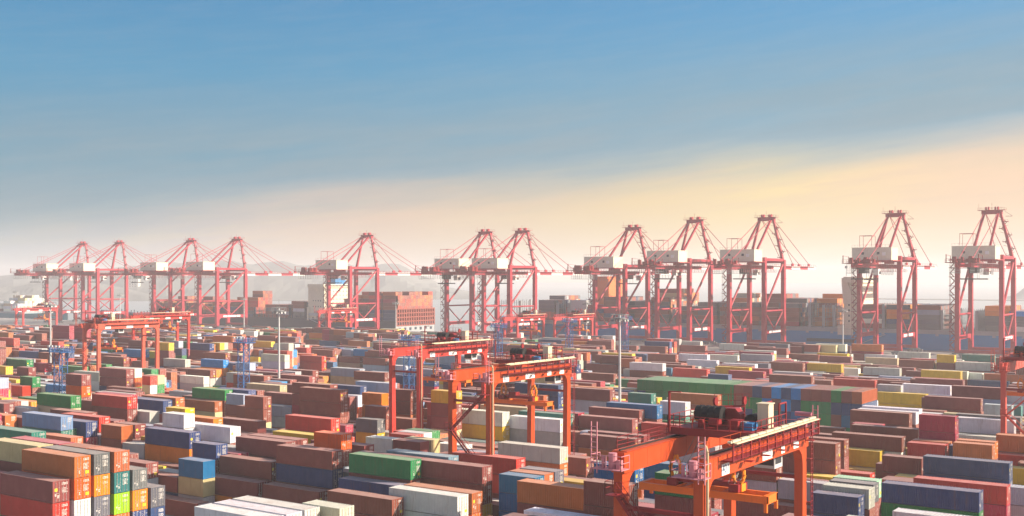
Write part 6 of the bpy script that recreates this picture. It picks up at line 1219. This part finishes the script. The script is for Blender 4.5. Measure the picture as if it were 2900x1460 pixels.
def cargo(x1, n40, beam_rows, z0, hts, cols, y0=YS + .8, seed=0, L=12.19, mixed=True):
    """n40 bays ending at x1 going to -x; hts: list of tier counts per row group; cols string to draw from"""
    rr = random.Random(seed)
    for b_ in range(n40):
        xe = x1 - b_ * 13.6
        for r_ in range(beam_rows):
            nt_ = hts[min(len(hts) - 1, r_ * len(hts) // beam_rows)]
            for k_ in range(nt_):
                ch = cols[(k_ + b_ * 3 + r_) % len(cols)] if not mixed else rr.choice(cols)
                cbox(xe - L, xe, y0 + r_ * 2.52, y0 + r_ * 2.52 + 2.44, z0 + k_ * 2.62, z0 + k_ * 2.62 + 2.6, shade(ch))
def near_col(x1, z0, cols, y0=YS + .8, L=12.19):
    for k_, ch in enumerate(cols): cbox(x1 - L, x1, y0 - .06, y0 + 2.44, z0 + k_ * 2.62, z0 + k_ * 2.62 + 2.6, shade(ch))
# the long blue ship on the right
xa, xb = -452, -70; BM = 46; ZD = 8.9
t = thing('container_ship', 'long blue hulled container ship berthed behind the right half of the quay cranes', 'container ship', (0, 0, 0), 0, 'container ships at the quay')
hull('hull', xa, xb, BM, ZD, M['hullb'], t, 'right')
g = MB(); g.box(xa + 40, xb - 4, YS + .4, YS + BM - .4, ZD, ZD + 1.7)
for i in range(23): x = xa + 44 + i * 14.2; g.box(x, x + 1.6, YS - .02, YS + .4, ZD - 1.5, ZD + .6)
g.box(xa + 40, xb - 4, YS - .01, YS + .4, ZD - .5, ZD + .05)
g.build('deck_coaming', M['deck'], t)
g = MB()
for i in range(28): x = xa + 50 + i * 11.6; g.beam((x, YS - .1, ZD), (x, YS - .1, ZD + 1.1), .15); 
g.beam((xa + 40, YS - .1, ZD + 1.1), (xb - 4, YS - .1, ZD + 1.1), .1); g.build('railing', M['deck'], t)
g = MB(); x0_ = sx_at(2285); g.box(x0_, x0_ + 27, YS - .35, YS + .02, ZD - 6.4, ZD - 4.6); g.build('side_recess', M['hulln'], t)
g = MB(); x0_ = sx_at(2395); g.beam((x0_, YS - 1.5, -1), (x0_ + 22, YS - 1.2, 7.5), 1.0, .3); g.beam((x0_, YS - 1.9, 0), (x0_ + 22, YS - 1.6, 8.5), .06); g.build('gangway', M['lgrey'], t)
ZC = ZD + 1.9
LB = [(1400, 14), (1470, 14), (1526, 13), (1575, 13), (1608, 13), (1838, 12), (1905, 13), (1955, 13), (2040, 12), (2152, 12), (2208, 13), (2290, 15), (2330, 14), (2360, 14), (2432, 14), (2500, 15), (2582, 12), (2666, 12), (2692, 12), (2742, 12), (2765, 12), (2892, 11)]
for px, hh in LB: lashing(t, sx_at(px) + 0.0, BM - 2, ZC, ZC + hh - 2, YS + 1)
def bay(pxr, hts, near, cols, seed):
    x = sx_at(pxr); cargo(x, 1, 17, ZC, hts, cols, seed=seed); 
    if near: near_col(x, ZC, near)
bay(1546, [0, 3, 6, 6], '', 'kbocgb', 1); bay(1568, [5, 5, 3, 3], 'bbkkk', 'kkbn', 2)
bay(1756, [6, 6, 5], 'bnmbbb', 'bbmnk', 3); bay(1694 + 16, [4, 4], 'bbnm', 'bbn', 4); bay(1832, [5, 5, 4], 'kbbkk', 'knbk', 5); bay(1796, [5, 5, 5], 'nkbkn', 'knb', 6)
bay(1893, [6, 8, 8, 8, 7], 'kkbnkb', 'beccekbco', 7); bay(2028, [5, 5, 5], 'kbkkk', 'knk', 8); bay(1975, [4, 4, 4], 'nkbk', 'knkb', 81)
bay(2092, [5, 6, 7, 7], 'bbkbk', 'gcekcb', 9); bay(2150, [5, 5, 5], 'bcbbk', 'bkk', 10); bay(2203, [4, 7, 7, 6], 'kbbb', 'bbkmb', 11); bay(2262, [5, 6, 6, 5], 'mbbbk', 'kbbn', 12); bay(2284, [0, 0, 0], '', 'b', 13)
bay(2341, [0, 2, 6, 7, 6], '', 'ococcb', 14)
bay(2496, [5, 5, 4], 'bwkmb', 'bkmb', 15); bay(2574, [5, 5, 5], 'knook'[::1], 'nkob', 16); bay(2660, [5, 5, 5], 'kkksb', 'bkkb', 17)
bay(2860, [5, 5, 4], 'kkkoo', 'kob', 18); bay(2930, [4, 4, 3], 'wkkU', 'kUb', 19)
# superstructure and funnel
xs = sx_at(2440)
g = MB(); g.box(xs - 10.5, xs, YS + 2, YS + 22, ZC, ZC + 25); g.box(xs - 10, xs + 1, YS - .5, YS + 26, ZC + 25, ZC + 28.2)
g.prism([(xs - 10.5, ZC + 13), (xs - 11.5, ZC + 25), (xs - 11.5, ZC + 27.6), (xs - 9, ZC + 27.6), (xs - 4, ZC + 13)], 'y', YS + 1, YS + 3)
br_ = g.build('bridge_tower', M['house'], t)
g = MB()
for k_ in range(7):
    for i in range(5): g.box(xs, xs + .08, YS + 4 + i * 3.6, YS + 4.8 + i * 3.6, ZC + 3 + k_ * 3, ZC + 3.9 + k_ * 3)
for k_ in range(7): g.box(xs - 8, xs - 7.2, YS + 1.94, YS + 2, ZC + 3 + k_ * 3, ZC + 4.1 + k_ * 3)
g.box(xs + 1, xs + 1.06, YS + 1, YS + 25, ZC + 26.3, ZC + 27.4); g.build('window', M['glass'], br_)
g = MB(); g.tube((xs - 6, YS + 14, ZC + 28.2), (xs - 6, YS + 14, ZC + 35), .35, 8)
for z in (30.5, 32.5, 34): g.box(xs - 6.3, xs - 5.7, YS + 11, YS + 17, ZC + z, ZC + z + .25)
g.tube((xs - 11, YS + 8, ZC + 28.6), (xs - 11, YS + 8, ZC + 33), .2, 6); g.tube((xs - 11, YS + 8, ZC + 33), (xs - 11, YS + 8, ZC + 34.4), .9, 10); g.build('radar_mast', M['lgrey'], br_)
xf = sx_at(1700, YS + 8); g = MB(); g.box(xf - 8, xf + 4, YS + 12, YS + 30, ZC, ZC + 27); g.box(xf - 6, xf + 2, YS + 14, YS + 28, ZC + 27, ZC + 28.6)
g.build('funnel', M['fun'], t)
g = MB(); xq = sx_at(1640); g.box(xq - 8, xq + 4, YS + 2, YS + 40, ZC, ZC + 13.2); g.box(xq + 4, xq + 7, YS + 2, YS + 20, ZC, ZC + 6); g.build('deck_house', M['lgrey'], t)
g = MB(); xq = sx_at(2372); g.box(xq, xq + 8.6, YS - .1, YS + 3, ZD - 2.3, ZD + 3.0); g.build('pilot_store', M['house'], t)
# the dark ship in the middle
xa, xb = -905, -528; BM = 45; ZD = 5.9
t = thing('container_ship', 'dark hulled container ship behind the left and middle quay cranes, stern to the right', 'container ship', (0, 0, 0), 0, 'container ships at the quay')
hull('hull', xa, xb, BM, ZD, M['hulln'], t, 'right'); ZC = ZD + 1.2
g = MB(); g.box(xa + 50, xb - 2, YS + .4, YS + BM - .4, ZD, ZC); g.build('deck_coaming', M['hulln'], t)
g = MB(); g.box(xa + 51, xb - 60, YS + .1, YS + .4, ZC - .3, ZC + .3)
for i in range(60): x = xa + 52 + i * 4.4; g.beam((x, YS + .3, ZC), (x, YS + .3, ZC + random.Random(i).uniform(1.5, 4.2)), .5)
g.build('hatch_fittings', M['hulln'], t)
# transom with its openings
g = MB(); x = xb + .25
g.box(xb + .02, x, YS + .5, YS + BM - .5, -2.5, 3.4, 1)
zz = [3.4, 6.4, 9.4, 12.4, 15.4]
for z in zz: g.box(xb - 1, x + .3, YS + .3, YS + BM - .3, z, z + .75)
for i in range(17): y = YS + .3 + i * (BM - 1.6) / 16; g.box(xb - 1, x + .25, y, y + 1.0, 3.4, 16.1)
g.box(xb - 1.2, xb - 1, YS + .3, YS + BM - .3, 3.4, 15.4, 2); g.build('lashing_bridge', [M['hullr'], M['deck'], M['hulln']], t)
g = MB()
for i in range(7): y = YS + 3 + i * 6; g.box(x, x + .2, y, y + 2.2, .2 + (i % 2) * .4, 2.2); 
g.build('mooring_chock', M['hulln'], t)
cargo(xb - .8, 2, 17, ZC + .2, [8, 7, 8, 8, 7, 8], 'bcrbcbrcb', seed=31); near_col(xb - .8, ZC + .2, 'nnnbbmb'); near_col(xb - 14.4, ZC + .2, 'nknbbm')
for px, hts, near, cols, sd_ in ((1012, [2, 5, 8, 8, 6], 'nk', 'bcbrcb', 32), (980, [2, 6, 7, 7], 'nb', 'cyborc', 33), (860, [5, 5, 4], 'kkwbb'[:5], 'bbkc', 34), (815, [4, 5, 4], 'bgbb', 'bkcb', 35), (780, [4, 4], 'bbkb', 'bkb', 36),
                                 (716, [3, 6, 8, 8, 0, 0, 0, 0, 0], 'nkb', 'bcrcbr', 37), (672, [3, 5, 6, 6, 5, 0, 0, 0, 0], 'nkn', 'bcbk', 38), (640, [3, 5, 5], 'bbn', 'bbc', 39), (600, [3, 5, 5, 5], 'bbo', 'ccbb', 40), (560, [4, 6, 5], 'bcbb', 'bbc', 41), (525, [5, 5], 'bbcb', 'cbbb', 42), (488, [5, 6, 5], 'bbbb', 'bcb', 43), (450, [5, 5], 'bbmb', 'bcb', 44)):
    x = sx_at(px); cargo(x, 1, 16, ZC, hts, cols, seed=sd_); near_col(x, ZC, near); lashing(t, x + .7, BM - 3, ZC, ZC + 7.5, YS + 1.2, 'hulln')
xs = sx_at(916)
g = MB(); g.box(xs - 17, xs, YS + 1, YS + 28, ZC, ZC + 24); g.box(xs - 16, xs + 1, YS - .8, YS + 31, ZC + 24, ZC + 26.6); g.box(xs - 17, xs - 15.5, YS - .4, YS + 1, ZC - 1, ZC + 9)
br_ = g.build('bridge_tower', M['house'], t)
g = MB()
for k_ in range(7):
    for i in range(7): g.box(xs, xs + .08, YS + 3.4 + i * 3.6, YS + 4.2 + i * 3.6, ZC + 2.6 + k_ * 3, ZC + 3.4 + k_ * 3)
for k_ in (3, 4.5):
    for i in range(4): g.box(xs - 12 + i * 2.6, xs - 11.2 + i * 2.6, YS + .94, YS + 1.0, ZC + 3 * k_, ZC + 3 * k_ + .9)
g.box(xs + 1, xs + 1.06, YS, YS + 30, ZC + 24.9, ZC + 25.7); g.build('window', M['glass'], br_)
g = MB(); g.box(xs - 9, xs - 1, YS + 14, YS + 26, ZC + 26.6, ZC + 31); g.tube((xs - 5, YS + 20, ZC + 31), (xs - 5, YS + 20, ZC + 39), .3, 8); g.box(xs - 5.3, xs - 4.7, YS + 16, YS + 24, ZC + 34, ZC + 34.3); g.build('radar_mast', M['bmot'], br_)
# accommodation ladder and boat deck
g = MB(); g.beam((xs - 16, YS - .6, ZC + .5), (xs + 12, YS - 1.5, -1), .9, .25); g.box(xs - 17, xs, YS - .3, YS + .9, ZC - .2, ZC + .3); g.box(xs - 15, xs - 6, YS - .2, YS + 2.2, ZC + 2.5, ZC + 4.6); g.build('accommodation_ladder', M['lgrey'], t)
# the teal ship at the far left
xa, xb = -1240, -952; BM = 38; ZD = 4.2
t = thing('container_ship', 'teal hulled ship at the far left edge carrying white cargo', 'container ship', (0, 0, 0), 0, 'container ships at the quay')
hull('hull', xa, xb, BM, ZD, M['hullt'], t, 'left'); ZC = ZD + .6
for px, hts, cols, sd_ in ((48, [3, 5, 6, 5], 'wwegw', 51), (28, [4, 6, 6], 'wgwe', 52), (2, [3, 5], 'wgb', 53)):
    x = at(px, YS); cargo(x, 1, 12, ZC + 1, hts, cols, seed=sd_)
g = MB(); g.box(xa + 20, at(60, YS), YS + .4, YS + BM - .4, ZD, ZC + 1); g.build('deck_coaming', M['deck'], t)
# ---------------------------------------------------------------- close the one object of remaining containers
far = FAR.build('shipping_containers', M['cfar'], fix=False)
tag(far, 'mass of further stacked containers in the far yard and on the ships', 'containers', kind='stuff')
# ---------------------------------------------------------------- quayside sheds, trucks
def truck(x, y, c, load):
    t = thing('terminal_truck', None, 'truck', (x, y, 0), 0, 'terminal trucks on the quay road')
    g = MB(); g.box(0, 2.2, 0, 2.4, .9, 3.1); g.box(-12.6, 0, .3, 2.1, .9, 1.3); g.build('chassis', M[c], t)
    g = MB(); g.box(1.2, 2.23, .2, 2.2, 1.9, 2.9); g.build('windscreen', M['glass'], t)
    g = MB()
    for xx in (1.2, -1, -9.5, -10.8):
        for yy in (0, 2.0): g.tube((xx, yy, .5), (xx, yy + .4, .5), .5, 12)
    g.build('wheels', M['blk'], t)
    g = MB(); g.box(-12.4, -.3, 0, 2.44, 1.3, 3.9); o = g.build('load', M['cfar' if 0 else 'lgrey'], t)
    return t
tr_ = truck(at(250, 525), 525, 'white', 'g'); tr_['label'] = 'truck with a pale box load on the quay road under the leftmost cranes'
c = copy_tree(tr_); c.location = (at(380, 530), 530, 0); c['label'] = 'truck with a pale box load on the quay road right of the second crane'
c = copy_tree(tr_); c.location = (at(900, 540), 540, 0); c['label'] = 'truck with a pale box load on the quay road below the white ship bridge'
# ---------------------------------------------------------------- haze
mh = bpy.data.materials.new('sea_haze'); mh.use_nodes = True; nh = mh.node_tree; nh.nodes.clear()
v = nh.nodes.new('ShaderNodeVolumePrincipled'); v.inputs['Color'].default_value = (.94, .94, .97, 1); v.inputs['Density'].default_value = .00029; v.inputs['Anisotropy'].default_value = .12
oo = nh.nodes.new('ShaderNodeOutputMaterial'); nh.links.new(v.outputs[0], oo.inputs['Volume'])
g = MB(); a_ = R(34.5); ex = (CS, SN); ey = (-SN, CS)
def hz(r_, f_, z): return (r_ * ex[0] + f_ * ey[0], r_ * ex[1] + f_ * ey[1], z)
g.hexa([hz(-2600, -300, -5), hz(2400, -300, -5), hz(2400, 5600, -5), hz(-2600, 5600, -5), hz(-2600, -300, 96), hz(2400, -300, 96), hz(2400, 5600, 96), hz(-2600, 5600, 96)])
o = g.build('haze', mh, fix=True); o['kind'] = 'stuff'; o['label'] = 'thin warm sea haze over the harbour'
